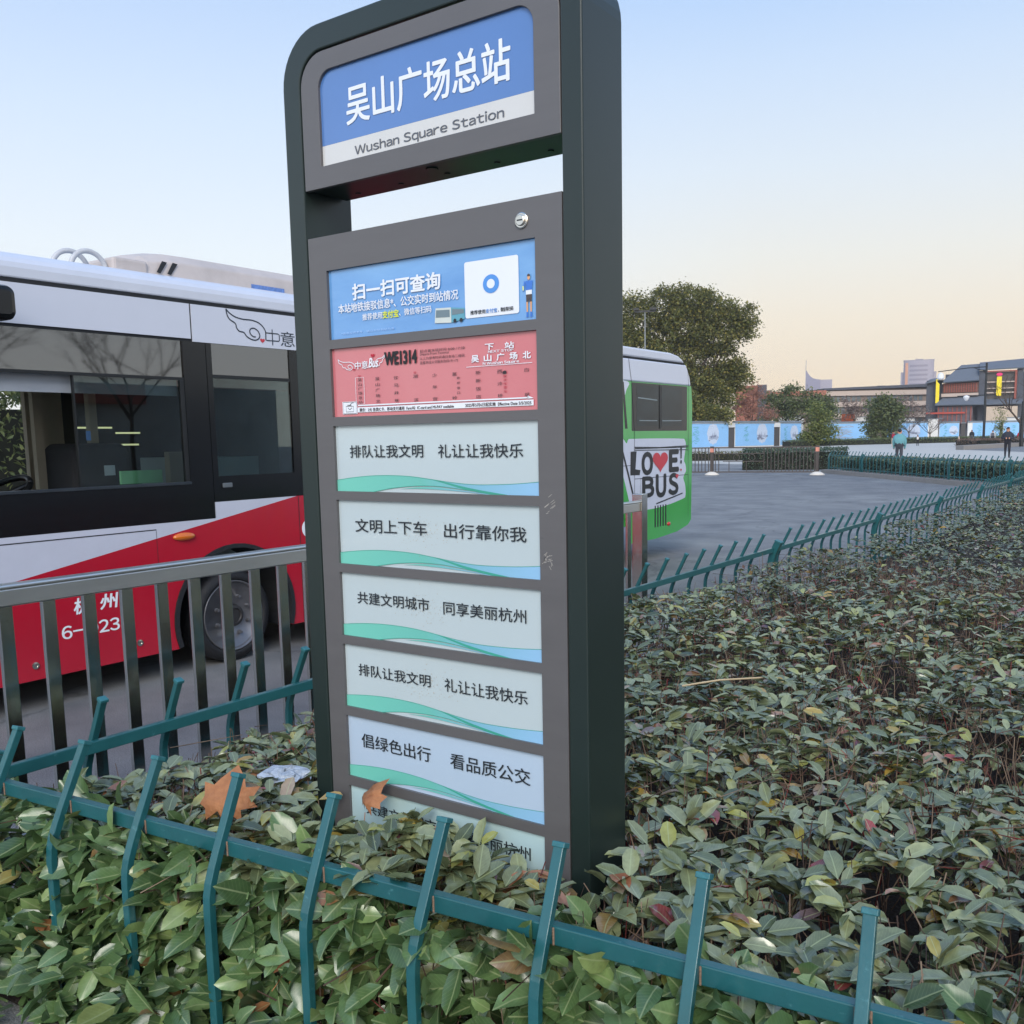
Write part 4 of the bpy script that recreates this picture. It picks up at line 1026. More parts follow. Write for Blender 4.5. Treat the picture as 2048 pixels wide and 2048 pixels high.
Nn = np.stack([-np.cos(az)*np.sin(el), -np.sin(az)*np.sin(el), np.cos(el)], 1)+rng.normal(0, .26, (n, 3))
P = np.stack([sx_, sy_, sz], 1)[idx]+D*.006+rng.normal(0, .006, (n, 3))
Ln = rng.uniform(.044, .090, n)*np.where(P[:, 1] < 2.5, 1.15, 1); Wd = Ln*rng.uniform(.40, .54, n)
tip = P+D*Ln[:, None]
ok = ~inside_sign(tip[:, 0], tip[:, 1], .004) & ~inside_sign(P[:, 0], P[:, 1], .004) & (tip[:, 0] > -3.12)
near = ok & (P[:, 1] < 6.5); far = ok & ~near
leaves('foliage', P[near], D[near], Nn[near], Ln[near], Wd[near], LEAF, hedge)
leaves('foliage', P[far], D[far], Nn[far], Ln[far], Wd[far], LEAFD, hedge, fine=False)
# inner shaded leaves lower down
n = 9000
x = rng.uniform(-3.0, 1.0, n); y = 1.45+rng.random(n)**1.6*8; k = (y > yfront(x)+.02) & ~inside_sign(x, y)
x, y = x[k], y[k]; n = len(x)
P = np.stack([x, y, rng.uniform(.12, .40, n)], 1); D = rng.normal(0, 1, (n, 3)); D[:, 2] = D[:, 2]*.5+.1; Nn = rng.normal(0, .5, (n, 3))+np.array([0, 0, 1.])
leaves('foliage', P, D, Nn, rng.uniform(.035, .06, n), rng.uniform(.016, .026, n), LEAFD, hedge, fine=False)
# side face along the front fence
n = 5900
x = np.concatenate([rng.uniform(-3.25, 1.0, 5300), rng.uniform(-3.3, -2.2, 600)]); z = .54-.56*rng.random(n)**.95; z[5300:] *= .5
off = rng.uniform(-.035, .16, n)-np.where(z < .22, .13*rng.random(n), 0)-np.where(np.arange(n) >= 5300, .14*rng.random(n), 0)
keep = ~((x < -2.7) & (z > .25) & (rng.random(n) < .45)); x, z, off = x[keep], z[keep], off[keep]; n = len(x)
P = np.stack([x, yfront(x)+off, z], 1)
az = rng.normal(-90, 55, n)*math.pi/180; el = np.radians(rng.normal(6, 30, n))
D = np.stack([np.cos(az)*np.cos(el), np.sin(az)*np.cos(el), np.sin(el)], 1)
Nn = np.stack([rng.normal(0, .45, n), -.75+rng.normal(0, .3, n), .75+rng.normal(0, .3, n)], 1)
Ln = rng.uniform(.055, .125, n); Wd = Ln*rng.uniform(.42, .56, n)
leaves('side_foliage', P, D, Nn, Ln, Wd, LEAFF, hedge)
# twigs under the raised shoots
A = np.stack([sx_[-NX:]+rng.normal(0, .03, NX), sy_[-NX:]+rng.normal(0, .02, NX), np.full(NX, .38)], 1); B = np.stack([sx_[-NX:], sy_[-NX:], sz[-NX:]], 1)
twigs('twigs', A, B, rng.uniform(.0015, .003, NX), TWIG, hedge)
n = 8500
x = rng.uniform(-3.0, 1.0, n); y = 1.45+rng.random(n)**1.5*7.5; k = (y > yfront(x)+.03) & ~inside_sign(x, y); x, y = x[k], y[k]; n = len(x)
h = .50+hill(x, y)+rng.normal(0, .028, n)
B = np.stack([x, y, h], 1); A = B+np.stack([rng.normal(0, .05, n), rng.normal(0, .05, n), -rng.uniform(.09, .3, n)], 1)
twigs('twigs', A, B, rng.uniform(.0013, .0034, n), TWIG, hedge)
n = 2800
x = rng.uniform(-3.0, 1.0, n); y = 1.5+rng.random(n)**1.4*7; k = (y > yfront(x)+.05) & ~inside_sign(x, y, .12); x, y = x[k], y[k]; n = len(x)
B = np.stack([x, y, .485+hill(x, y)+rng.normal(0, .03, n)], 1); A = B+np.stack([rng.normal(0, .12, n), rng.normal(0, .12, n), -rng.uniform(.0, .09, n)], 1)
twigs('twigs', A, B, rng.uniform(.0012, .0026, n), TWIG, hedge)
n = 260
x = rng.uniform(-3.0, 1.0, n); A = np.stack([x, yfront(x)+rng.uniform(.05, .2, n), rng.uniform(.0, .25, n)], 1); B = A+np.stack([rng.normal(0, .1, n), rng.normal(-.06, .06, n), rng.uniform(.05, .3, n)], 1)
twigs('twigs', A, B, rng.uniform(.002, .0045, n), TWIG, hedge)

# ------------------------------------------------------------------ litter lying on the hedge
def dead_leaf(label, c, s, rz, tilt, m_, curl=.25):
    pts = [(0, -.36), (.12, -.16), (.42, -.36), (.42, -.10), (.74, .02), (.58, .18), (.72, .50), (.42, .44), (.36, .66), (.06, 1.0), (-.24, .62), (-.36, .46), (-.70, .56), (-.56, .2), (-.78, .06), (-.44, -.10), (-.46, -.34), (-.12, -.16)]
    q = MB(); M_ = Matrix.Translation(c) @ Matrix.Rotation(rz, 4, 'Z') @ Matrix.Rotation(tilt, 4, 'X')
    vs_ = [(0, .1, 0)]+[(a, b, 0) for a, b in pts]
    mid = [(a*.55, .1+(b-.1)*.55, 0) for a, b in pts]
    def W(p):
        x, y, _ = p; r2 = x*x+(y-.1)**2
        return M_ @ Vector((x*s, y*s, s*(curl*r2*(1 if y < .4 else .6)+.06*math.sin(x*9)+.05*math.cos(y*8)-.05*(abs(x) < .04))))
    n_ = len(pts)
    q.add([W(p) for p in [(0, .1, 0)]+mid+[(a, b, 0) for a, b in pts]], [(0, 1+i, 1+(i+1) % n_) for i in range(n_)]+[(1+i, 1+n_+i, 1+n_+(i+1) % n_, 1+(i+1) % n_) for i in range(n_)])
    q.tube([W((0, -.42, 0)), W((.04, -.75, 0)), W((-.02, -1.0, 0))], .0012, 5)
    return q.build('fallen_leaf', m_, smooth=True, label=label, cat='leaf', group='dry leaves fallen on the hedge')
DL = mat('dry orange leaf', '#84502f', rough=.7, var=.3, scale=22, col2='#b07a50', bump=.4, bscale=40)
dead_leaf('large dry orange maple-like leaf behind the fence pickets left of the sign', (-2.19, 1.60, .600), .12, .45, 1.0, DL, -.75)
dead_leaf('dry orange leaf lying against the lowest sign panels', (-1.83, 1.80, .625), .08, -.5, .9, DL, -.8)
dead_leaf('curled brown leaf at the right foot of the sign', (-1.13, 1.73, .535), .04, 2.0, .5, mat('dry tan leaf', '#9c7560', rough=.7, var=.3, scale=14), .8)
dead_leaf('narrow orange dry leaf hanging low between the fence pickets', (-1.80, 1.47, .30), .045, .2, 1.4, DL, .9)
q = MB(); q.blob((-2.31, 1.93, .555), .085, .06, .022, 16, 9, jit=.28); q.build('plastic_bag', mat('crumpled white plastic', '#aab4bf', rough=.25, var=.3, scale=30, bump=.6, bscale=60), label='crumpled pale plastic wrapper lying on the hedge left of the sign', cat='plastic wrapper')
q = MB(); q.tube([(-1.74, 3.60, .545), (-1.62, 3.72, .56), (-1.48, 3.90, .55)], .004, 6); q.build('dry_stick', mat('pale straw', '#b8a584', rough=.8), label='pale dry stick lying on top of the hedge', cat='stick')

# ------------------------------------------------------------------ trees
def tree(name, label, X, Y, blobs, n, ls, m_, trunk, bark, group=None, limbs=True):
    """blobs in the local frame (u right, v away, z): (u, v, z, ru, rv, rz)"""
    fr = frame_at(X, Y); t = thing(name, (X, Y, 0), label, 'tree', group)
    th, tr_ = trunk
    q = MB(fr); q.tube([(0, 0, 0), (.1, 0, th*.35), (-.05, .1, th*.7), (.05, 0, th)], [tr_, tr_*.8, tr_*.65, tr_*.45], 10)
    if limbs:
        for b in blobs:
            s = random.uniform(.5, .95)*th; q.tube([(0, 0, s), (b[0]*.45, b[1]*.45, s+(b[2]-s)*.4), (b[0]*.9, b[1]*.9, b[2]+b[5]*.2)], [tr_*.4, tr_*.25, tr_*.08], 6)
    q.build('trunk', bark, t, smooth=True)
    blobs = list(blobs)
    for b in list(blobs):
        for _ in range(5):
            a_ = random.uniform(0, 2*math.pi); e_ = random.uniform(-.3, 1.2); s_ = random.uniform(.22, .42)
            blobs.append((b[0]+b[3]*math.cos(a_)*math.cos(e_)*.92, b[1]+b[4]*math.sin(a_)*math.cos(e_)*.92, b[2]+b[5]*math.sin(e_)*.92, b[3]*s_, b[4]*s_, b[5]*s_))
    B = np.array(blobs); vol = (B[:, 3]*B[:, 4]*B[:, 5])**.75; pick = rng.choice(len(B), n, p=vol/vol.sum()); bb = B[pick]
    d = unit(rng.normal(0, 1, (n, 3))); rad = rng.uniform(.45, 1.0, (n, 1))**.6
    nz = 1+.16*np.sin(d[:, :1]*7+pick[:, None])*np.sin(d[:, 2:]*6+pick[:, None]*2)+.10*np.sin(d[:, 1:2]*15+d[:, 2:]*13)
    p = bb[:, :3]+d*bb[:, 3:]*rad*nz
    # clumps: draw leaves towards random twig ends so that gaps open between them
    nc = max(40, n//14); ci = rng.integers(0, n, nc); cen = p[ci]; pc = pick[ci]
    owner = np.empty(n, int)
    for b_ in range(len(B)):
        w_ = np.where(pc == b_)[0]; k_ = pick == b_
        if len(w_): owner[k_] = rng.choice(w_, int(k_.sum()))
        else: owner[k_] = 0
    p = cen[owner]+rng.normal(0, 1, (n, 3))*np.array([ls*1.25, ls*1.25, ls*.75])
    Xc, Yc, a = fr; ca, sa = math.cos(a), math.sin(a)
    P = np.stack([Xc+p[:, 0]*ca-p[:, 1]*sa, Yc+p[:, 0]*sa+p[:, 1]*ca, np.maximum(p[:, 2], .1)], 1)
    D = rng.normal(0, 1, (n, 3)); D[:, 2] *= .6; Nn = rng.normal(0, .7, (n, 3))+np.array([0, 0, .9])
    leaves('crown', P, D, Nn, rng.uniform(.7, 1.3, n)*ls, rng.uniform(.45, .75, n)*ls, m_, t, fine=False)
    return t
BARK = mat('tree bark', '#4a3f37', rough=.9, var=.3, scale=6)
CAMPH = leafmat('camphor foliage', [(0, '#45492a'), (.3, '#72763e'), (.6, '#585f35'), (.85, '#8a8446'), (1, '#a0934e')], .6, .3, .3)
OLIVE = leafmat('olive green foliage', [(0, '#475236'), (.4, '#6c774e'), (.8, '#596543'), (1, '#868a57')], .6, .3, .3)
BAMB = leafmat('bamboo foliage', [(0, '#4a5630'), (.4, '#6d7a45'), (.8, '#848a4e'), (1, '#9a9a5c')], .6, .35, .3)
PINKF = leafmat('faded pink winter foliage', [(0, '#8a6558'), (.5, '#a67c6c'), (1, '#b58a78')], .8, .3, .2)
K = .01555
def zb(x, y, rx, ry, v=0., rv=None):
    return ((x-850)*K, v, 1.6+(1453-y)*K, rx*K, (rv or rx)*K, ry*K)
tree('camphor_tree', 'huge round-crowned evergreen tree rising behind the green bus', -58.0, 121.6,
     [zb(360, 430, 200, 230), zb(640, 330, 190, 160), zb(860, 300, 210, 140), zb(1050, 380, 190, 170), zb(1180, 480, 160, 170), zb(1350, 450, 110, 110), zb(1320, 570, 110, 70), zb(850, 520, 240, 170), zb(620, 560, 150, 140), zb(1050, 620, 210, 150), zb(420, 700, 280, 150), zb(700, 800, 260, 200), zb(1130, 800, 180, 160, 2), zb(1260, 950, 140, 160, 2), zb(900, 980, 200, 180), zb(1080, 1120, 180, 150), zb(1150, 1000, 170, 150, 3), zb(980, 1260, 170, 90, -2), zb(500, 1000, 300, 250), zb(200, 620, 200, 300, 3), zb(700, 1200, 300, 150)],
     85000, .38, CAMPH, (12, .6), BARK)
KB = 150/1904.
def xb(px, py, rx, ry, cx, d, v=0.):
    k = d/1904.; return ((px-cx)*k, v, 1.6+(hz(px)-py)*k, rx*k, rx*k*.8, ry*k)
def hz(px): return 874.8-(px-1200)*.017
tree('evergreen_tree', 'dome-shaped green tree behind the mural wall, below the spired tower', -52, 149,
     [xb(*b, 1600, 158) for b in ((1560, 812, 28, 22), (1598, 805, 36, 28), (1640, 818, 30, 22), (1610, 825, 50, 22), (1560, 835, 30, 16), (1650, 833, 22, 14))], 8000, .42, OLIVE, (4, .3), BARK)
tree('bamboo_clump', 'feathery bamboo clump in front of the gap in the mural wall', -41.0, 124.8,
     [xb(*b, 1630, 131) for b in ((1628, 868, 22, 20), (1612, 880, 20, 14), (1652, 866, 16, 16), (1640, 838, 12, 20), (1622, 820, 8, 14), (1636, 812, 5, 12))], 4000, .32, BAMB, (5, .06), BARK)
tree('leafy_tree', 'dark olive tree between two blue mural walls', -38.0, 145.5,
     [xb(*b, 1765, 150) for b in ((1762, 868, 24, 22), (1768, 838, 28, 24), (1760, 815, 20, 16), (1784, 822, 16, 16), (1745, 850, 12, 18))], 6500, .40, OLIVE, (5, .25), BARK)
tree('evergreen_tree', 'low leafy tree at the foot of the huge tree, just over the wall', -53.2, 116.0,
     [xb(*b, 1420, 128) for b in ((1400, 828, 30, 20), (1440, 832, 26, 16), (1385, 805, 24, 22), (1460, 838, 14, 8))], 5200, .38, CAMPH, (3, .2), BARK)
tree('winter_tree', 'pinkish bare-twigged tree behind the wall beside the huge tree', -54.2, 135.3,
     [xb(*b, 1505, 146) for b in ((1500, 800, 24, 26), (1485, 825, 24, 20), (1525, 828, 26, 16), (1508, 785, 14, 16))], 3600, .26, PINKF, (4, .2), BARK)
tree('young_bamboo', 'slim yellow-green bamboo beside the lamp post', -28.1, 182.5,
     [xb(*b, 1998, 185) for b in ((1998, 870, 9, 18), (1999, 848, 8, 16), (1996, 830, 6, 12))], 900, .26, BAMB, (5, .06), BARK, limbs=False)
TWF = leafmat('grey brown winter twigs', [(0, '#5a4d49'), (.5, '#77675f'), (1, '#8b7b72')], .85, .1, .2)
tree('winter_tree', 'broad grey-brown leafless tree in front of the right half of the apartment block', -43.5, 176,
     [xb(*b, 1815, 181) for b in ((1795, 822, 24, 16), (1822, 815, 26, 20), (1845, 826, 22, 14), (1812, 834, 34, 10))], 2600, .30, TWF, (4, .2), BARK)
tree('winter_tree', 'narrow grey-brown leafless tree between the orange crate and the dark olive tree', -46.5, 160,
     [xb(*b, 1718, 166) for b in ((1705, 815, 14, 16), (1728, 818, 14, 18), (1716, 830, 22, 10))], 1300, .28, TWF, (4, .15), BARK)
def bare_tree(label, X, Y, h, spread, n=5, r=.12, base=.3):
    fr = frame_at(X, Y); t = thing('bare_tree', (X, Y, 0), label, 'tree', 'leafless winter trees'); q = MB(fr)
    q.tube([(0, 0, 0), (.05, 0, h*base*.6), (0, 0, h*base)], [r, r*.9, r*.8], 8); q.build('trunk', BARK, t, smooth=True)
    q = MB(fr)
    def br(p, d, l, rr_, k):
        e = p+d*l; mid = p+d*l*.5+Vector((random.gauss(0, .05), random.gauss(0, .05), random.gauss(0, .05)))*l
        q.tube([p, mid, e], [rr_, rr_*.8, rr_*.55], 4 if k < 3 else 5, cap=False)
        if k == 0: return
        for _ in range(3 if k > 1 else 4):
            s = random.uniform(.4, 1.); nd = (d+Vector((random.gauss(0, .6), random.gauss(0, .6), random.gauss(.12, .4)))*spread).normalized()
            br(p+d*l*s, nd, l*random.uniform(.55, .8), rr_*.55, k-1)
    for i in range(n):
        a = 2*math.pi*i/n+random.random(); br(Vector((0, 0, h*base*random.uniform(.75, 1))), Vector((math.cos(a)*spread, math.sin(a)*spread, random.uniform(.6, 1.2))).normalized(), h*.30, r*.5, 3)
    q.build('bare_branches', BARK, t)
    return t
bare_tree('dark bare tree at the right edge of the picture beside the restaurant', -15.3, 112.3, 9.6, .8, 5, .17)
bare_tree('grey bare tree in front of the right half of the long apartment block', -42.5, 180, 8.4, 1.0, 6, .12, .2)
bare_tree('second grey bare tree left of the restaurant', -38.5, 178, 7.2, 1.0, 6, .12, .2)
bare_tree('bare tree rising over the middle of the long apartment block', -52.5, 184, 9.5, .8, 6, .13, .25)

# ------------------------------------------------------------------ low planting
def hedge_row(name, label, pts, w, h, n, ls, m_, cat='hedge', z0=0.):
    P = []; pts = [Vector(p) for p in pts]; seg = [(pts[i+1]-pts[i]).length for i in range(len(pts)-1)]
    t = thing(name, (pts[0].x, pts[0].y, z0), label, cat)
    for i in range(len(pts)-1):
        k = int(n*seg[i]/sum(seg)); d = (pts[i+1]-pts[i]); pr = Vector((-d.y, d.x)).normalized()
        s = rng.random(k); o = rng.uniform(-.5, .5, k)*w; z = h*(1-rng.random(k)**1.8*.95); o = np.where(rng.random(k) < .5, np.sign(o)*w*.5*rng.uniform(.85, 1.05, k), o)
        z = np.where(np.abs(o) < w*.42, h*rng.uniform(.86, 1.04, k), z)
        P.append(np.stack([pts[i].x+d.x*s+pr.x*o, pts[i].y+d.y*s+pr.y*o, z0+z], 1))
    P = np.concatenate(P); n = len(P); D = rng.normal(0, 1, (n, 3)); Nn = rng.normal(0, .6, (n, 3))+np.array([0, -.3, .8])
    leaves('foliage', P, D, Nn, rng.uniform(.7, 1.3, n)*ls, rng.uniform(.4, .6, n)*ls, m_, t, fine=False)
    q = MB()
    for i in range(len(pts)-1):
        d = (pts[i+1]-pts[i]).normalized(); pr = Vector((-d.y, d.x)); k = w*.36
        a, b = pts[i], pts[i+1]; q.prism([(a.x-pr.x*k, a.y-pr.y*k), (b.x-pr.x*k, b.y-pr.y*k), (b.x+pr.x*k, b.y+pr.y*k), (a.x+pr.x*k, a.y+pr.y*k)], 'xy', z0, z0+h*.82)
    q.build('stems', mat('dark stems', '#1d2018', rough=.9, var=.4, scale=20), t)
    return t
DKH = leafmat('dark hedge leaf', [(0, '#2b3a2d'), (.4, '#465a46'), (.75, '#384c3a'), (.92, '#6a7c66'), (1, '#7c7a4c')], .42, .15, .5)
OLH = leafmat('olive hedge leaf', [(0, '#3c3c24'), (.5, '#5c5c38'), (1, '#75703f')], .6, .2, .3)
SHR = leafmat('brown winter shrub', [(0, '#4a3f38'), (.5, '#6e5e54'), (1, '#877468')], .8, .1, .2)
o_ = nn*1.15
hedge_row('trimmed_hedge', 'trimmed dark hedge inside the far green fence', [fa2+o_+t2*.2, fb2+o_+t2*.5], 1.9, .50, 11000, .09, DKH, z0=.14)
hedge_row('trimmed_hedge', 'dark bushy hedge behind the brown metal fence', [(-17.3, 42.2), (-12.9, 43.6)], 1.6, .95, 5200, .085, DKH)
hedge_row('low_hedge', 'low yellowish hedge strip behind the left part of the brown fence', [(-29.5, 55.5), (-23.5, 58.0), (-19.5, 60)], 1.2, .55, 2600, .10, OLH)
hedge_row('low_hedge', 'low clipped hedge along the foot of the blue mural wall', [(-43.5, 120), (-38.5, 132), (-33, 142), (-27.0, 153), (-22, 160)], 1.5, .8, 8000, .17, OLIVE)
hedge_row('shrub_bed', 'bed of brown winter shrubs at the lamp post', [(-20.0, 108.0), (-16.9, 103.5), (-14.3, 112)], 2.2, .8, 3200, .14, SHR, 'shrubs')
hedge_row('roadside_hedge', 'tall roadside hedge seen through the bus windows', [(-14.5, -6), (-14.5, 12)], 2.0, 2.6, 26000, .11, OLIVE)
q = MB(); q.prism([(-17.2, 89.6), (-16.4, 88.7), (-15.2, 96), (-14.0, 110), (-22.3, 168), (-22.8, 168), (-15.0, 111), (-16.2, 97)], 'xy',   .009, .38); q.build('kerb', conc, kind='structure')

# ------------------------------------------------------------------ brown metal fence
BR = mat('brown grey fence paint', '#4c443f', rough=.5, var=.1)
bp0, bp1 = Vector((-16.21, 36.24)), Vector((-12.12, 37.0)); bt = (bp1-bp0).normalized()
bfa = thing('metal_fence', (-16.5, 36.3, 0), 'thin brown metal fence with two posts on white domed feet across the asphalt', 'fence')
def bar(p, w, z0, z1, nm, m_=BR):
    q = MB(); q.box(p.x-w, p.x+w, p.y-w, p.y+w, z0, z1); return q.build(nm, m_, bfa)
for p in (bp0, bp1):
    po = bar(p, .055, .05, 1.16, 'post')
    q = MB(); q.lathe((p.x, p.y, 0), (0, 0, 1), [(0, .30), (.03, .29), (.09, .2), (.13, .1), (.14, .01)], 20); q.build('foot', mat('white painted concrete', '#cfc8bd', rough=.8), po, smooth=True)
    q = MB(); q.box(p.x-.058, p.x+.058, p.y-.058, p.y+.058, .92, 1.08); q.build('reflector', mat('salmon reflector', '#d58d78', rough=.4), po)
for zc in (1.10, .12): 
    q = MB(); q.sweep([(bp0.x-bt.x*6, bp0.y-bt.y*6, zc), (bp1.x, bp1.y, zc)], .04, .05, (bt.y, -bt.x, 0)); q.build('rail', BR, bfa)
q = MB(); a_ = bp0+bt*.35; b_ = bp0+bt*2.1
q.sweep([(a_.x+bt.x*.1, a_.y+bt.y*.1, .55), (b_.x, b_.y, .55)], .03, .03, (bt.y, -bt.x, 0)); q.sweep([(bp0.x, bp0.y, .86), (b_.x, b_.y, .86)], .03, .03, (bt.y, -bt.x, 0))
for s, rr_ in ((1.0, .12), (1.62, .12)):
    c_ = bp0+bt*s; q.tube([(c_.x+bt.x*rr_*math.cos(R(t)), c_.y+bt.y*rr_*math.cos(R(t)), .70+rr_*math.sin(R(t))) for t in range(0, 361, 20)], .012, 5)
q.build('ornament', BR, bfa)
for k in range(-40, 30):
    s = .14*k
    if .35 < s < 2.1:
        if k % 5 == 0: bar(bp0+bt*s, .012, .12, .55, 'bar')
        continue
    bar(bp0+bt*s, .013, .12, 1.10, 'bar')
# ------------------------------------------------------------------ mural walls
MUR = mat('pale blue mural paint', '#86b6e0', rough=.7, var=.08, scale=.7)
WWH = mat('white plaster', '#d6d4cf', rough=.8, var=.04, scale=.8)
TILE = mat('grey wall coping tile', '#6d7478', rough=.8, var=.2, scale=3)
DOOR = mat('dark doorway boards', '#4a4644', rough=.7, var=.2)
MINK = mat('faded mural ink', '#9aa3b4', rough=.8, var=.35, scale=6); MGR = mat('mural green brush', '#6aa9b8', rough=.8, var=.3); MDK = mat('mural dark ink', '#777d8e', rough=.8, var=.3); MPK = mat('mural pale disc', '#b9c3d2', rough=.8, var=.1)
def mural(label, a, b, h=3.2, art=(), white=None, coping=True, under=0.):
    a = Vector(a); b = Vector(b); t = (b-a).normalized(); ln = (b-a).length; nrm = Vector((t.y, -t.x))
    o = thing('mural_wall', ((a.x+b.x)/2, (a.y+b.y)/2, 0), label, 'wall', 'blue mural walls across the plaza')
    fr = (a.x, a.y, math.atan2(t.y, t.x))
    q = MB(fr); q.box(0, ln, .02, .3, 0, h); q.build('wall', WWH, o)
    q = MB(fr); q.box(.05+(white or 0), ln-.05, -.01, .018, .15, h-.12); q.build('painted_panel', MUR, o)
    if coping:
        q = MB(fr); q.prism([(-.15, h), (-.12, h+.10), (.15, h+.24), (.42, h+.10), (.45, h)], 'yz', -.08, ln+.08); q.build('coping', TILE, o)
    for (kind, s, w) in art:
        x = s*ln
        if kind == 'disc':
            q = MB(fr); q.poly([(x+w*math.cos(R(k*15))*(1+.06*math.sin(k*2.3)), -.014, h*.56+1.05*w*math.sin(R(k*15))*(1+.08*math.cos(k*3.1))) for k in range(24)]); q.build('mural_disc', MPK, o)
            q = MB(fr)
            for _ in range(26):
                cx = x+random.gauss(0, w*.38); cz = h*.46-.18*w*abs(random.gauss(0, 1))+.05; r_ = random.uniform(.05, .2)*w
                q.poly([(cx+r_*1.5*random.uniform(.7, 1.3)*math.cos(R(k*40)), -.018-.0006*_, cz+r_*random.uniform(.3, .9)*math.sin(R(k*40))) for k in range(9)], _ % 2)
            for _ in range(3):
                cx = x+random.gauss(0, w*.3); q.poly([(cx-.16*w, -.0175, h*.46), (cx+.16*w, -.0175, h*.46), (cx+.05*w, -.0175, h*.46+random.uniform(.3, .6)*w)], 0)
            q.build('mural_scene', [MINK, MDK], o)
        else:
            q = MB(fr)
            for i in range(5):
                for _ in range(4):
                    cx, cz = x+random.uniform(-.4, .4)*w, h*(.80-.13*i)+random.uniform(-.12, .12)
                    q.stroke([(cx-.22*w, cz-.05), (cx, cz+random.uniform(-.2, .2)), (cx+.25*w, cz+random.uniform(-.15, .15))], .09, lambda u, v: (u, -.016, v))
            q.build('brush_writing', MGR if kind == 'brush' else MINK, o)
    return o
mural('blue mural wall nearest to the green bus, with one ink disc', (-52.74, 105.56), (-50.19, 117.36), art=(('brush', .42, 1.2), ('disc', .72, 1.25)))
mural('blue mural wall between the two dark doorways', (-49.88, 118.77), (-47.94, 127.76), art=(('brush', .27, 1.0), ('disc', .68, 1.25)))
mural('short blue mural wall right of the second doorway, next to the bamboo', (-47.62, 129.22), (-46.47, 134.52), art=(('brush', .25, .8), ('disc', .66, 1.0)))
for lb, a, b in (('dark doorway with white lintel, left one in the mural wall', (-50.19, 117.36), (-49.88, 118.77)), ('dark doorway with white lintel, right one in the mural wall', (-47.94, 127.76), (-47.62, 129.22))):
    a = Vector(a); b = Vector(b); t = (b-a).normalized(); fr = (a.x, a.y, math.atan2(t.y, t.x)); ln = (b-a).length
    o = thing('doorway', (a.x, a.y, 0), lb, 'doorway'); q = MB(fr); q.box(.02, ln-.02, .1, .2, 0, 2.6); q.build('door', DOOR, o); q = MB(fr); q.box(.02, ln-.02, .0, .3, 2.61, 3.2); q.build('lintel', WWH, o)
mural('wide blue mural wall standing alone between bamboo and dark tree', (-50.5, 154.9), (-43.7, 159.6), 3.25, art=(('ink', .45, 3.2), ('ink2', .4, .9)), white=.3)
mural('blue mural wall behind the person in the teal jacket', (-46.9, 182.0), (-40.6, 186.2), 3.35, art=(('brush', .25, 1.2), ('disc', .65, 1.2)))
mural('blue mural wall between the white pier and the narrow dark doorway', (-38.9, 187.4), (-35.9, 189.5), 3.2, art=(('brush', .3, .7), ('disc', .72, .8)))
mural('blue mural wall behind the lamp post', (-34.6, 190.4), (-29.7, 193.7), 3.2, art=(('brush', .35, .8),), white=.8)
mural('blue mural wall at the right edge behind the man in uniform', (-29.7, 197.4), (-23.6, 201.5), 3.2, art=(('brush', .25, .8), ('disc', .6, 1.0)))
def simple(nm, label, cat, X, Y, parts, group=None):
    o = thing(nm, (X, Y, 0), label, cat, group); fr = frame_at(X, Y)
    for pn, m_, boxes in parts:
        q = MB(fr)
        for b in boxes: q.box(*b)
        q.build(pn, m_, o)
    return o
simple('wall_pier', 'tall white pier between two blue mural walls', 'wall', -39.9, 187.2, [('wall', WWH, [(-1.0, .8, 0, .6, 0, 3.9)]), ('coping', TILE, [(-1.1, 1.6, -.1, .7, 3.91, 4.05)])])
simple('doorway', 'narrow dark doorway beside a white strip, left of the lamp post', 'doorway', -35.3, 190.3, [('door', DOOR, [(-.42, .32, .1, .25, 0, 3.0)]), ('lintel', TILE, [(-.45, .35, 0, .3, 3.01, 3.25)])])
CAB = mat('white site cabin', '#d2d0ca', rough=.6, var=.05)
OR = mat('rusty orange crate', '#b0562f', rough=.7, var=.3, scale=2)
for nm, lb, X, Y, w, z, m_ in (('site_cabin', 'white flat roof showing over the wall left of the bamboo', -56.3, 158, 3.9, 4.55, CAB), ('storage_crate', 'rusty orange crate showing above the wide mural wall', -48.4, 163.2, 2.1, 4.85, OR), ('site_cabin', 'small white cabin roof right of the orange crate', -46.6, 164.3, 1.7, 4.25, CAB), ('site_cabin', 'white cabin roof above the mural wall behind the teal jacket', -45.5, 189.8, 3.2, 4.15, CAB), ('site_cabin', 'white cabin roof above the wall at the right edge', -28.5, 204, 3.4, 4.0, CAB)):
    simple(nm, lb, 'crate' if 'crate' in nm else 'cabin', X, Y, [('wall', m_, [(-w/2, w/2, 0, 3, 0, z)]), ('roof', TILE, [(-w/2-.1, w/2+.1, -.1, 3.1, z+.005, z+.12)])])

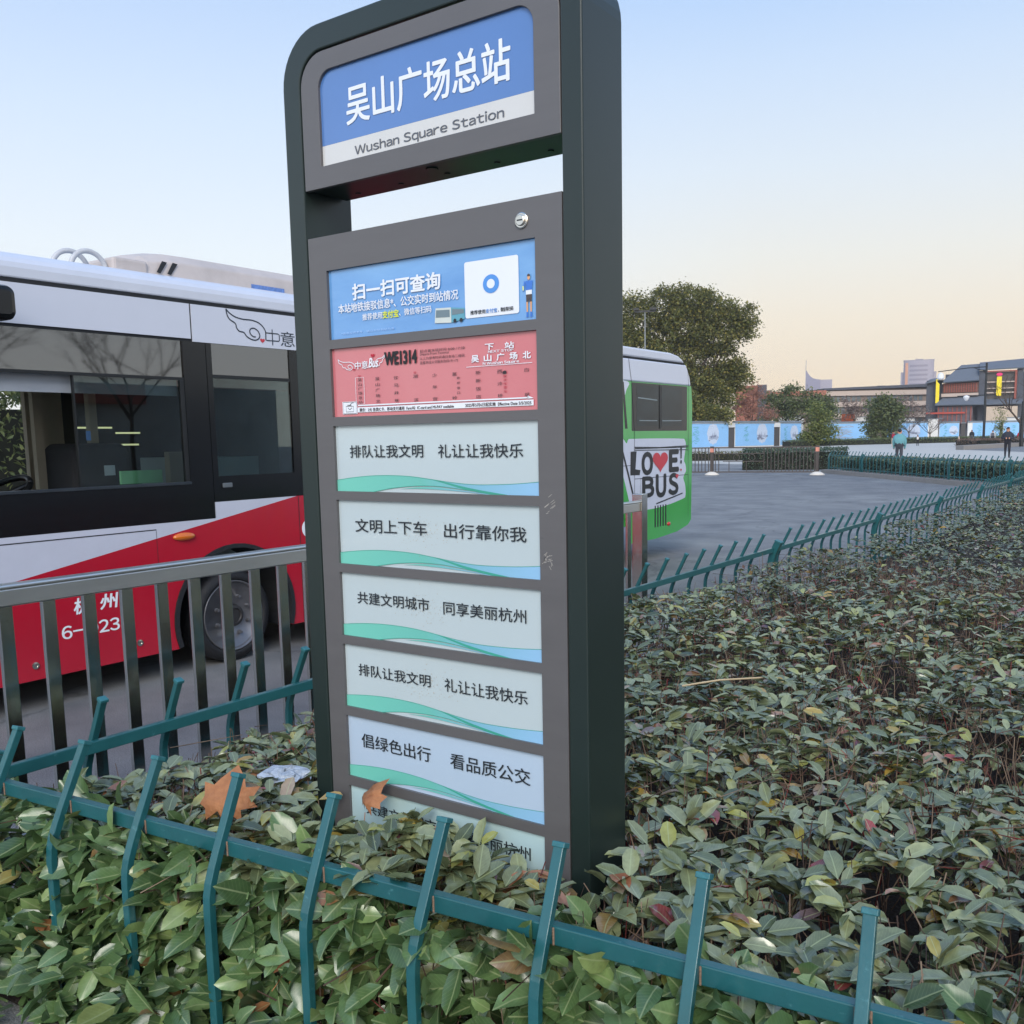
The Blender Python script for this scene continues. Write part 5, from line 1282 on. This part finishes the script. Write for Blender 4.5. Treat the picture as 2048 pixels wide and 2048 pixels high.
# ------------------------------------------------------------------ buildings
TWL = mat('pale mauve tower cladding', '#9a939c', rough=.5, var=.05, scale=.05)
TWG = mat('tower window band', '#857f8b', rough=.25, var=.1, scale=.1)
SUNS = mat('painted orange sunlight', '#c08a6c', rough=.3, var=.2, scale=.1)  # low sun's orange strips on the towers, painted as a colour
t = thing('office_tower', (-171, 747, 0), 'broad flat-topped high-rise tower with lower shoulders on the skyline', 'high-rise'); fr = frame_at(-171, 747)
q = MB(fr); q.prism([(-10.4, 0)]+[(10.4*math.sin(R(a)), -4*math.cos(R(a))) for a in range(-80, 81, 10)]+[(10.4, 0), (10.4, 18), (-10.4, 18)], 'xy', 0, 53.5); q.box(-12.2, -10.45, 1, 16, 0, 45.5); q.box(10.45, 12.2, 1, 16, 0, 45.5); q.build('wall', TWL, t)
for k in range(14):
    z = 6+3.3*k; q = MB(fr); q.prism([(9.6*math.sin(R(a)), -4.18*math.cos(R(a))) for a in range(-60, 61, 10)]+[(9.0*math.sin(R(a)), -3.2*math.cos(R(a))) for a in range(60, -61, -10)], 'xy', z, z+1.5); q.build('window_band', TWG, t)
q = MB(fr); q.box(-9.1, -7.2, -2.9, -1.2, 0, 52); q.build('sunlit_strip', SUNS, t)
q = MB(fr); q.box(-10.6, 10.6, -1, 18.1, 53.51, 54.1); q.box(-2.5, 3, 4, 10, 54.11, 54.9); q.tube([(-1.5, 6, 54.9), (-1.5, 6, 56)], .15); q.build('roof', TWG, t)
t = thing('office_tower', (-264, 806, 0), 'hazy tower with a swooping pointed roof and a mast on the skyline', 'high-rise'); fr = frame_at(-264, 806)
q = MB(fr); k = 800/1904.
q.box(-13, 10.5, 0, 20, 0, 38); q.box(-3, 10.5, .5, 18, 38, 46.5); q.build('wall', TWL, t)
q = MB(fr); q.prism([(-11, 38.0)]+[(p.x, p.y) for p in crv([(-11, 56), (-9.6, 53.2), (-8, 50.6), (-5.6, 48.4), (-2.8, 47.2), (1, 46.7)], 5)]+[(1, 38.0)], 'xz', -1, 0); q.build('swoop_roof', mat('blue grey glass roof', '#837f90', rough=.3, var=.05), t)
q = MB(fr); q.tube([(-10.8, -.5, 50), (-10.8, -.5, 63)], .22); q.build('mast', TWG, t)
q = MB(fr); q.box(-4.5, -1.5, -.6, -.1, 0, 41); q.box(1, 5, -.4, 0, 0, 37); q.build('sunlit_strip', SUNS, t)
for kk in range(6):
    q = MB(fr); q.box(-12.5, -5, -.15, -.02, 12+4.2*kk, 14+4.2*kk); q.build('window_band', TWG, t)
CON = mat('cream concrete bands', '#b3a295', rough=.8, var=.06, scale=.5)
WRC = mat('brown recessed facade', '#75675c', rough=.8, var=.25, scale=.8)
WIN = mat('grey window glass', '#5f6668', rough=.15, var=.35, scale=.6)
RFD = mat('dark flat roof', '#4a4d55', rough=.8)
t = thing('apartment_block', (-63.2, 240, 0), 'long low apartment block with cream balcony bands and a dark flat roof', 'building')
a = Vector((-74.5, 232)); b = Vector((-51.5, 248.5)); tt = (b-a).normalized(); ln = (b-a).length; fr = (a.x, a.y, math.atan2(tt.y, tt.x))
q = MB(fr); q.box(0, ln, .6, 9, 0, 12.2); q.build('wall', WRC, t)
for z in (2.5, 5.2, 7.9, 10.6):
    q = MB(fr); q.box(-.2, ln, 0, .595, z, z+1.15); q.build('balcony_band', CON, t)
q = MB(fr); q.prism([(-.3, 11.9), (ln, 12.5), (ln, 13.2), (-.3, 12.4)], 'xz', -.4, 9.2); q.build('roof', RFD, t)
for i, z in enumerate((3.7, 6.4, 9.1)):
    for k in range(22):
        if random.random() < .22: continue
        x = .5+k*ln/22.5; q = MB(fr); q.box(x, x+.85, .5, .59, z+.1, z+1.35); q.build('window', WIN, t)
t = thing('pavilion_roof', (-82.5, 312, 0), 'small pagoda pavilion showing over the apartment roof', 'pavilion'); fr = frame_at(-82.5, 312)
q = MB(fr); q.box(-1.6, 1.6, 0, 3, 0, 14.9); q.build('wall', WRC, t)
q = MB(fr); q.add([(-2.8, -1, 15), (2.8, -1, 15), (2.8, 4, 15), (-2.8, 4, 15), (-1.2, 1, 16.3), (1.2, 1, 16.3), (1.2, 2, 16.3), (-1.2, 2, 16.3)], [(3, 2, 1, 0), (4, 5, 6, 7), (0, 1, 5, 4), (1, 2, 6, 5), (2, 3, 7, 6), (3, 0, 4, 7)]); q.build('roof', RFD, t)
BRK = mat('red brown brick house', '#9a6350', rough=.85, var=.12, scale=3)
simple('brick_house', 'red brown brick house with a dark bay behind the pink tree', 'building', -61.8, 155, [('wall', BRK, [(-3.0, .6, 0, 6, 0, 9.8), (2.1, 2.6, .2, 6, 0, 8.8)]), ('bay', mat('dark bay facade', '#4c4a50', rough=.5, var=.3), [(.61, 2.09, -.2, 5, 0, 9.9)])])
simple('long_roof_hall', 'long orange brown roofed hall behind the dome-shaped tree', 'building', -69.5, 200, [('wall', WRC, [(-5.5, 5, 0, 5, 0, 9.6)]), ('roof', BRK, [(-5.8, 5.3, -.4, 5.4, 9.605, 10.6)]), ('chimney', WRC, [(-6.9, -5.85, 1, 2, 0, 11.0)])])
# restaurant in traditional style
RT = mat('blue grey roof tile', '#5d646d', rough=.7, var=.15, scale=1.2, stretch=(6, 1, 1)); GW = mat('slate grey wall', '#4a4d54', rough=.8, var=.1); WOOD = mat('brown timber front', '#6d4c40', rough=.7, var=.25, scale=1.5); REDW = mat('red brown frame', '#8c4a3c', rough=.7)
t = thing('restaurant_building', (-39, 226, 0), 'grey tiled restaurant in traditional style with two vertical yellow signs', 'building'); fr = frame_at(-39, 226)
k = 226/1904.
def RX(px): return (px-1958)*k*1.0
def RZ(py): return 1.6+(861.9-py)*k
q = MB(fr); q.box(RX(1868), RX(1886), 0, 8, 0, RZ(768)); q.box(RX(1956), RX(1968), -.2, 8, 0, RZ(754)); q.box(RX(2018), RX(2028), -.2, 8, 0, RZ(752)); q.box(RX(1886), RX(2075), 1, 9, 0, RZ(775)); q.box(RX(1899), RX(2075), 2.6, 9, RZ(775), RZ(757)); q.build('wall', GW, t)
q = MB(fr)
q.add([(RX(1893), -1, RZ(774)), (RX(1956), -1, RZ(772)), (RX(1956), 4, RZ(741)), (RX(1925), 4, RZ(742))], [(0, 1, 2, 3)]); q.add([(RX(1866), -1, RZ(772)), (RX(1896), -1, RZ(766)), (RX(1896), 4, RZ(760)), (RX(1872), 4, RZ(764))], [(0, 1, 2, 3)])
q.add([(RX(1956), -.8, RZ(754)), (RX(2075), -.8, RZ(752)), (RX(2075), 4, RZ(733)), (RX(1956), 4, RZ(739))], [(0, 1, 2, 3)]); q.add([(RX(1884), -3, RZ(815)), (RX(1970), -3, RZ(816)), (RX(1970), .5, RZ(798)), (RX(1900), .5, RZ(799))], [(0, 1, 2, 3)]); q.add([(RX(1970), -3, RZ(816)), (RX(2028), -3, RZ(816)), (RX(2028), .5, RZ(806)), (RX(1970), .5, RZ(806))], [(0, 1, 2, 3)])
o = q.build('roof', RT, t); o.modifiers.new('thick', 'SOLIDIFY').thickness = .25
q = MB(fr); q.box(RX(1896), RX(1956), .0, .95, RZ(792), RZ(774)); q.build('timber_gallery', WOOD, t)
for i in range(14):
    x = RX(1898)+i*(RX(1955)-RX(1898))/14; q = MB(fr); q.box(x, x+.18, -.3, -.02, RZ(791), RZ(775)); q.build('gallery_post', REDW, t)
q = MB(fr); q.box(RX(1894), RX(1956), -.8, -.05, RZ(799), RZ(793)); q.box(RX(1969), RX(2014), -.6, -.1, RZ(795), RZ(793)); q.box(RX(1969), RX(2014), -.6, -.1, RZ(787), RZ(785.5)); q.box(RX(1969), RX(2014), -.6, -.1, RZ(776), RZ(774)); q.build('balcony_band', CON, t)
q = MB(fr); q.box(RX(1968.5), RX(2014), .2, .9, RZ(806), RZ(757)); q.build('glazed_front', mat('dark brown glazing', '#4d4743', rough=.3, var=.4, scale=1), t)
q = MB(fr); q.box(RX(2014), RX(2017.5), -.7, .5, RZ(806), RZ(755)); q.box(RX(1968.5), RX(2014), -.7, -.2, RZ(757), RZ(755)); q.build('red_frame', REDW, t)
q = MB(fr); q.box(RX(1888), RX(1948), -2, .9, RZ(848), RZ(817)); q.build('ground_floor', mat('mauve glazing', '#5d545a', rough=.3, var=.4, scale=1.2), t)
for i in range(8):
    x = RX(1890)+i*(RX(1944)-RX(1890))/7; q = MB(fr); q.box(x, x+.2, -2.3, -2.02, RZ(848), RZ(817)); q.build('column', REDW, t)
q = MB(fr); q.box(RX(1870), RX(1935), -2.6, -2.35, RZ(830), RZ(827)); q.build('red_band', mat('red fascia', '#a8402f', rough=.6), t)
q = MB(fr); q.box(RX(1970), RX(2020), -2.9, .5, RZ(846), RZ(819)); q.build('cream_wall', mat('cream plaster', '#b9a793', rough=.8), t)
YEL = mat('bright yellow sign board', '#e8cf1a', rough=.5, var=.15, scale=2)
q = MB(fr); q.box(RX(1884.5), RX(1890.5), -1.6, -1.2, RZ(810), RZ(767)); sg = q.build('vertical_sign', YEL, t)
q = MB(fr); q.box(RX(1985), RX(1993), -1.2, -.9, RZ(800), RZ(766)); sg = q.build('vertical_sign', YEL, t)
q = MB(fr); q.poly([(RX(1989)+.6*math.cos(R(a)), -1.25, RZ(762)+.35*math.sin(R(a))) for a in range(0, 360, 20)]); q.build('sign_emblem', mat('magenta emblem', '#d92a6a', rough=.5), sg)
simple('stone_house', 'pale stone gable at the right edge beside the restaurant', 'building', -27.5, 229, [('wall', mat('pale stone', '#a59486', rough=.85, var=.15, scale=1), [(-2.4, 5, 0, 6, 0, 15)]), ('window', GW, [(-1.6, -.6, -.1, -.01, 9, 11), (.5, 1.5, -.1, -.01, 9, 11)])])

# ------------------------------------------------------------------ lamps
LM = mat('black lamp iron', '#1e2122', rough=.5); LG = mat('white lamp glass', '#d8dade', rough=.2, var=.02)
t = thing('street_lamp', (-17.8, 106.3, 0), 'tall black street lamp with a long bracket arm and hanging white lantern', 'street lamp'); fr = frame_at(-17.8, 106.3)
q = MB(fr); q.lathe((-17.8, 106.3, 0), (0, 0, 1), [(0, .01)], 3) if False else None
q.tube([(0, 0, 0), (0, 0, .9), (0, 0, .95), (0, 0, 8.4)], [.2, .18, .13, .10], 12); q.build('pole', LM, t)
q = MB(fr); q.tube([(0, 0, 8.0), (-1.8, 0, 7.95), (-4.5, 0, 7.70)], .045, 6); q.tube([(0, 0, 7.6), (-.7, 0, 7.75), (-1.2, 0, 7.97)], .04, 6); q.build('bracket_arm', LM, t); q = MB(fr); q.tube([(0, 0, 5.2), (-2.6, 0, 5.15)], .05, 6); q.build('bracket_arm', LM, t)
for x, z, s in ((-4.25, 7.62, 1.), (-1.75, 5.22, .7)):
    q = MB(fr); q.tube([(x, 0, z), (x, 0, z-.12*s), (x, 0, z-.30*s), (x, 0, z-.62*s), (x, 0, z-.8*s)], [.04, .22*s, .30*s, .33*s, .18*s] if s == 1 else [.04, .28, .3, .2, .1], 12); la = q.build('lantern', LG, t)
    if s == 1: q = MB(fr); q.tube([(x, 0, z-.8), (x, 0, z-.86), (x, 0, z-1.2)], [.36, .34, .05], 12); q.build('lantern_base', LM, la)
t = thing('floodlight_mast', (-48.5, 91.2, 0), 'slim mast with a small floodlight frame against the huge tree', 'light mast'); fr = frame_at(-48.5, 91.2)
q = MB(fr); q.tube([(0, 0, 0), (0, 0, 14.6)], [.12, .06], 8); q.build('pole', mat('grey mast', '#7b7f80', rough=.5), t)
q = MB(fr); q.box(-1.1, 1.1, -.1, .1, 14.55, 14.75); q.box(-1.2, -.6, -.3, .3, 14.76, 15.0); q.box(.5, 1.2, -.3, .3, 14.76, 15.0); q.build('floodlight_frame', LM, t)
t = thing('lamp_post', (-14.2, 105.5, 0), 'plain dark post at the right edge beside the bare tree', 'post'); fr = frame_at(-14.2, 105.5); q = MB(fr); q.tube([(0, 0, 0), (0, 0, 4.4)], [.2, .14], 10); q.build('pole', LM, t)
t = thing('traffic_cone', (-23, 121.4, 0), 'small orange and white traffic cone on the pale plaza', 'traffic cone')
q = MB(); q.lathe((-23, 121.4, 0), (0, 0, 1), [(.04, .22), (.35, .16), (.5, .13), (.75, .09), (1.02, .04), (1.03, .001)], 14); q.build('cone', mat('faded orange cone', '#c98a63', rough=.6, var=.3, scale=4, col2='#d8d0c4'), t); q = MB(); q.box(-23.3, -22.7, 121.1, 121.7, .006, .04); q.build('base', WWH, t)

# ------------------------------------------------------------------ people
SKIN = mat('skin', '#b98468', rough=.6, var=.05); HAIR = mat('black hair', '#15151a', rough=.6)
def person(label, X, Y, h, top, legs, face=0., walk=0., arms='down', hair=HAIR, pack=None, cap=None, bulk=1.):
    o = thing('person', (X, Y, 0), label, 'person', 'people on the plaza'); fx, fy, fa_ = frame_at(X, Y); fr = (fx, fy, fa_+face)
    s = h/1.72
    V = []; E_ = []; RD = []; MI = []
    def J(p, r, par, mi):
        V.append(Vector(p)*s); RD.append(r*s); MI.append(mi)
        if par is not None: E_.append((par, len(V)-1))
        return len(V)-1
    hip = J((0, 0, .92), .135*bulk, None, 1); ch = J((0, 0, 1.18), .15*bulk, hip, 0); sh = J((0, 0, 1.38), .125*bulk, ch, 0); nk = J((0, 0, 1.48), .055, sh, 2); hd = J((0, -.01, 1.58), .095, nk, 2); J((0, 0, 1.66), .085, hd, 2)
    for sd in (-1, 1):
        th = J((sd*.09, 0, .86), .09, hip, 1); kn = J((sd*.1, -sd*walk*.12, .48), .065, th, 1); an = J((sd*.1, sd*walk*.22, .09), .045, kn, 1); J((sd*.11, sd*walk*.22-.14, .04), .04, an, 3)
        so = J((sd*.19, 0, 1.36), .07*bulk, sh, 0)
        if arms == 'down': el = J((sd*.25, .02, 1.10), .058*bulk, so, 0); wr = J((sd*.24, -.06, .86), .045, el, 0); J((sd*.24, -.09, .76), .04, wr, 2)
        else: el = J((sd*.29, .0, 1.12), .06*bulk, so, 0); wr = J((sd*.14, -.24, 1.10), .045, el, 0); J((sd*.04, -.28, 1.10), .04, wr, 2)
    me = bpy.data.meshes.new('b'); me.from_pydata(V, E_, []); ob = bpy.data.objects.new('b', me); COL.objects.link(ob)
    ob.modifiers.new('s', 'SKIN'); 
    for i, r in enumerate(RD): me.skin_vertices[0].data[i].radius = (r*1.3, r*1.05)
    me.skin_vertices[0].data[0].use_root = True
    md = ob.modifiers.new('u', 'SUBSURF'); md.levels = 2; md.render_levels = 2
    dg = bpy.context.evaluated_depsgraph_get(); m2 = bpy.data.meshes.new_from_object(ob.evaluated_get(dg))
    q = MB(fr); vv = [tuple(v.co) for v in m2.vertices]; A_ = np.array([tuple(v) for v in V])
    q.add(vv, [tuple(p.vertices) for p in m2.polygons])
    q.mi = [MI[int(np.argmin(((A_-np.array(p.center))**2).sum(1)/np.array(RD)**1.0))] for p in m2.polygons]
    bpy.data.objects.remove(ob); bpy.data.meshes.remove(me); bpy.data.meshes.remove(m2)
    q.build('body', [top, legs, SKIN, mat('dark shoes', '#26262a', rough=.6)], o, smooth=True)
    q = MB(fr); q.blob((0, .012*s, 1.635*s), .088*s, .10*s, .095*s, 14, 10)
    if cap: q.lathe((fx, fy, 0), (0, 0, 1), [(0, .01)], 3) if False else None
    q.build('cap' if cap else 'hair', cap or hair, o, smooth=True)
    if cap: q = MB(fr); q.box(-.08*s, .08*s, -.2*s, -.02*s, 1.665*s, 1.68*s); q.build('cap_peak', cap, o)
    if pack: q = MB(fr); q.box(-.16*s, .16*s, .13*s, .30*s, .98*s, 1.42*s); q.build('backpack', pack, o, bevel=.05)
    return o
cl = lambda nm, c: mat(nm, c, rough=.8, var=.12, scale=6, bump=.2, bscale=30)
NAVY = cl('dark navy uniform', '#272a35')
person('man in dark uniform and cap walking towards the camera, looking at his hands', -9.0, 61.5, 1.80, NAVY, cl('dark navy trousers', '#1c1d26'), 0, 1, 'front', cap=NAVY, bulk=1.25)
person('person in a puffy teal jacket seen from behind beyond the far fence', -11.8, 48.2, 1.76, cl('teal puffer jacket', '#5f9298'), cl('dark grey trousers', '#3a3b42'), math.pi, .5, 'down', bulk=1.5)
person('person in cream trousers with a dark red backpack left of the teal jacket', -27.6, 110, 1.74, cl('dark coat', '#33292c'), cl('cream trousers', '#c3b5a2'), math.pi, .8, pack=cl('dark red pack', '#8e2436'), bulk=1.1)
person('small child in black with a white backpack right of the teal jacket', -26.5, 116.5, 1.28, cl('black child coat', '#1e1e22'), cl('black child trousers', '#1a1a1e'), math.pi, .8, pack=cl('white pack', '#cfcac2'), bulk=1.1)
person('person in a wide black coat walking away by the mural wall', -25.0, 140.5, 1.76, cl('black coat', '#1b2024'), cl('grey trousers', '#4b4d50'), math.pi, .6, bulk=1.45)
person('person in a white top half hidden behind the lamp post', -18.9, 118.5, 1.68, cl('white top', '#c9c6c2'), cl('dark jeans', '#33363f'), math.pi, .4, pack=cl('grey pack', '#5f5f66'), bulk=1.15)
person('person in an orange brown jacket right of the lamp post', -17.6, 119.8, 1.62, cl('orange brown jacket', '#a5673f'), cl('brown trousers', '#5b4a40'), 0, .2, 'front', bulk=1.4)
person('person in a bright red top by the slim bamboo', -16.9, 124, 1.6, cl('bright red top', '#c02838'), cl('pale trousers', '#9a9aa0'), math.pi, .4, bulk=1.1)

# ------------------------------------------------------------------ across the bed, behind the viewer: what the bus windows mirror
t = thing('terminal_building', (21, 5, 0), 'low grey terminal building with a blue fascia across the walkway', 'building')
q = MB(); q.box(19, 25, -14, 26, 0, 3.7); q.build('wall', mat('grey render', '#b4b2ae', rough=.8, var=.3, scale=.6), t)
q = MB(); q.box(18.7, 18.99, -10, 4, 3.0, 3.65); q.build('blue_fascia', mat('blue fascia', '#3560b0', rough=.5, var=.3, scale=1), t)
q = MB(); q.box(18.7, 18.99, 6, 20, 3.0, 3.65); q.build('red_fascia', mat('worn red fascia', '#a4584c', rough=.5, var=.3, scale=1), t)
for i, y in enumerate((-6, 0, 5.5, 11, 17)):
    bare_tree('bare plane tree in front of the terminal building, %s along the row' % ('first', 'second', 'third', 'fourth', 'fifth')[i], 16.5, y+1, 9.0, .9, 5, .075, .3)

# ------------------------------------------------------------------ evening haze
hm = bpy.data.materials.new('haze air'); hm.use_nodes = True; t_ = hm.node_tree; t_.nodes.remove(t_.nodes['Principled BSDF'])
pv = t_.nodes.new('ShaderNodeVolumePrincipled'); pv.inputs['Color'].default_value = (.99, .97, .97, 1); pv.inputs['Density'].default_value = .0003; pv.inputs['Anisotropy'].default_value = .2
t_.links.new(pv.outputs[0], t_.nodes['Material Output'].inputs['Volume'])
q = MB(); q.box(-705, 305, -65, 1005, -1, 75); q.build('haze', hm, kind='stuff')
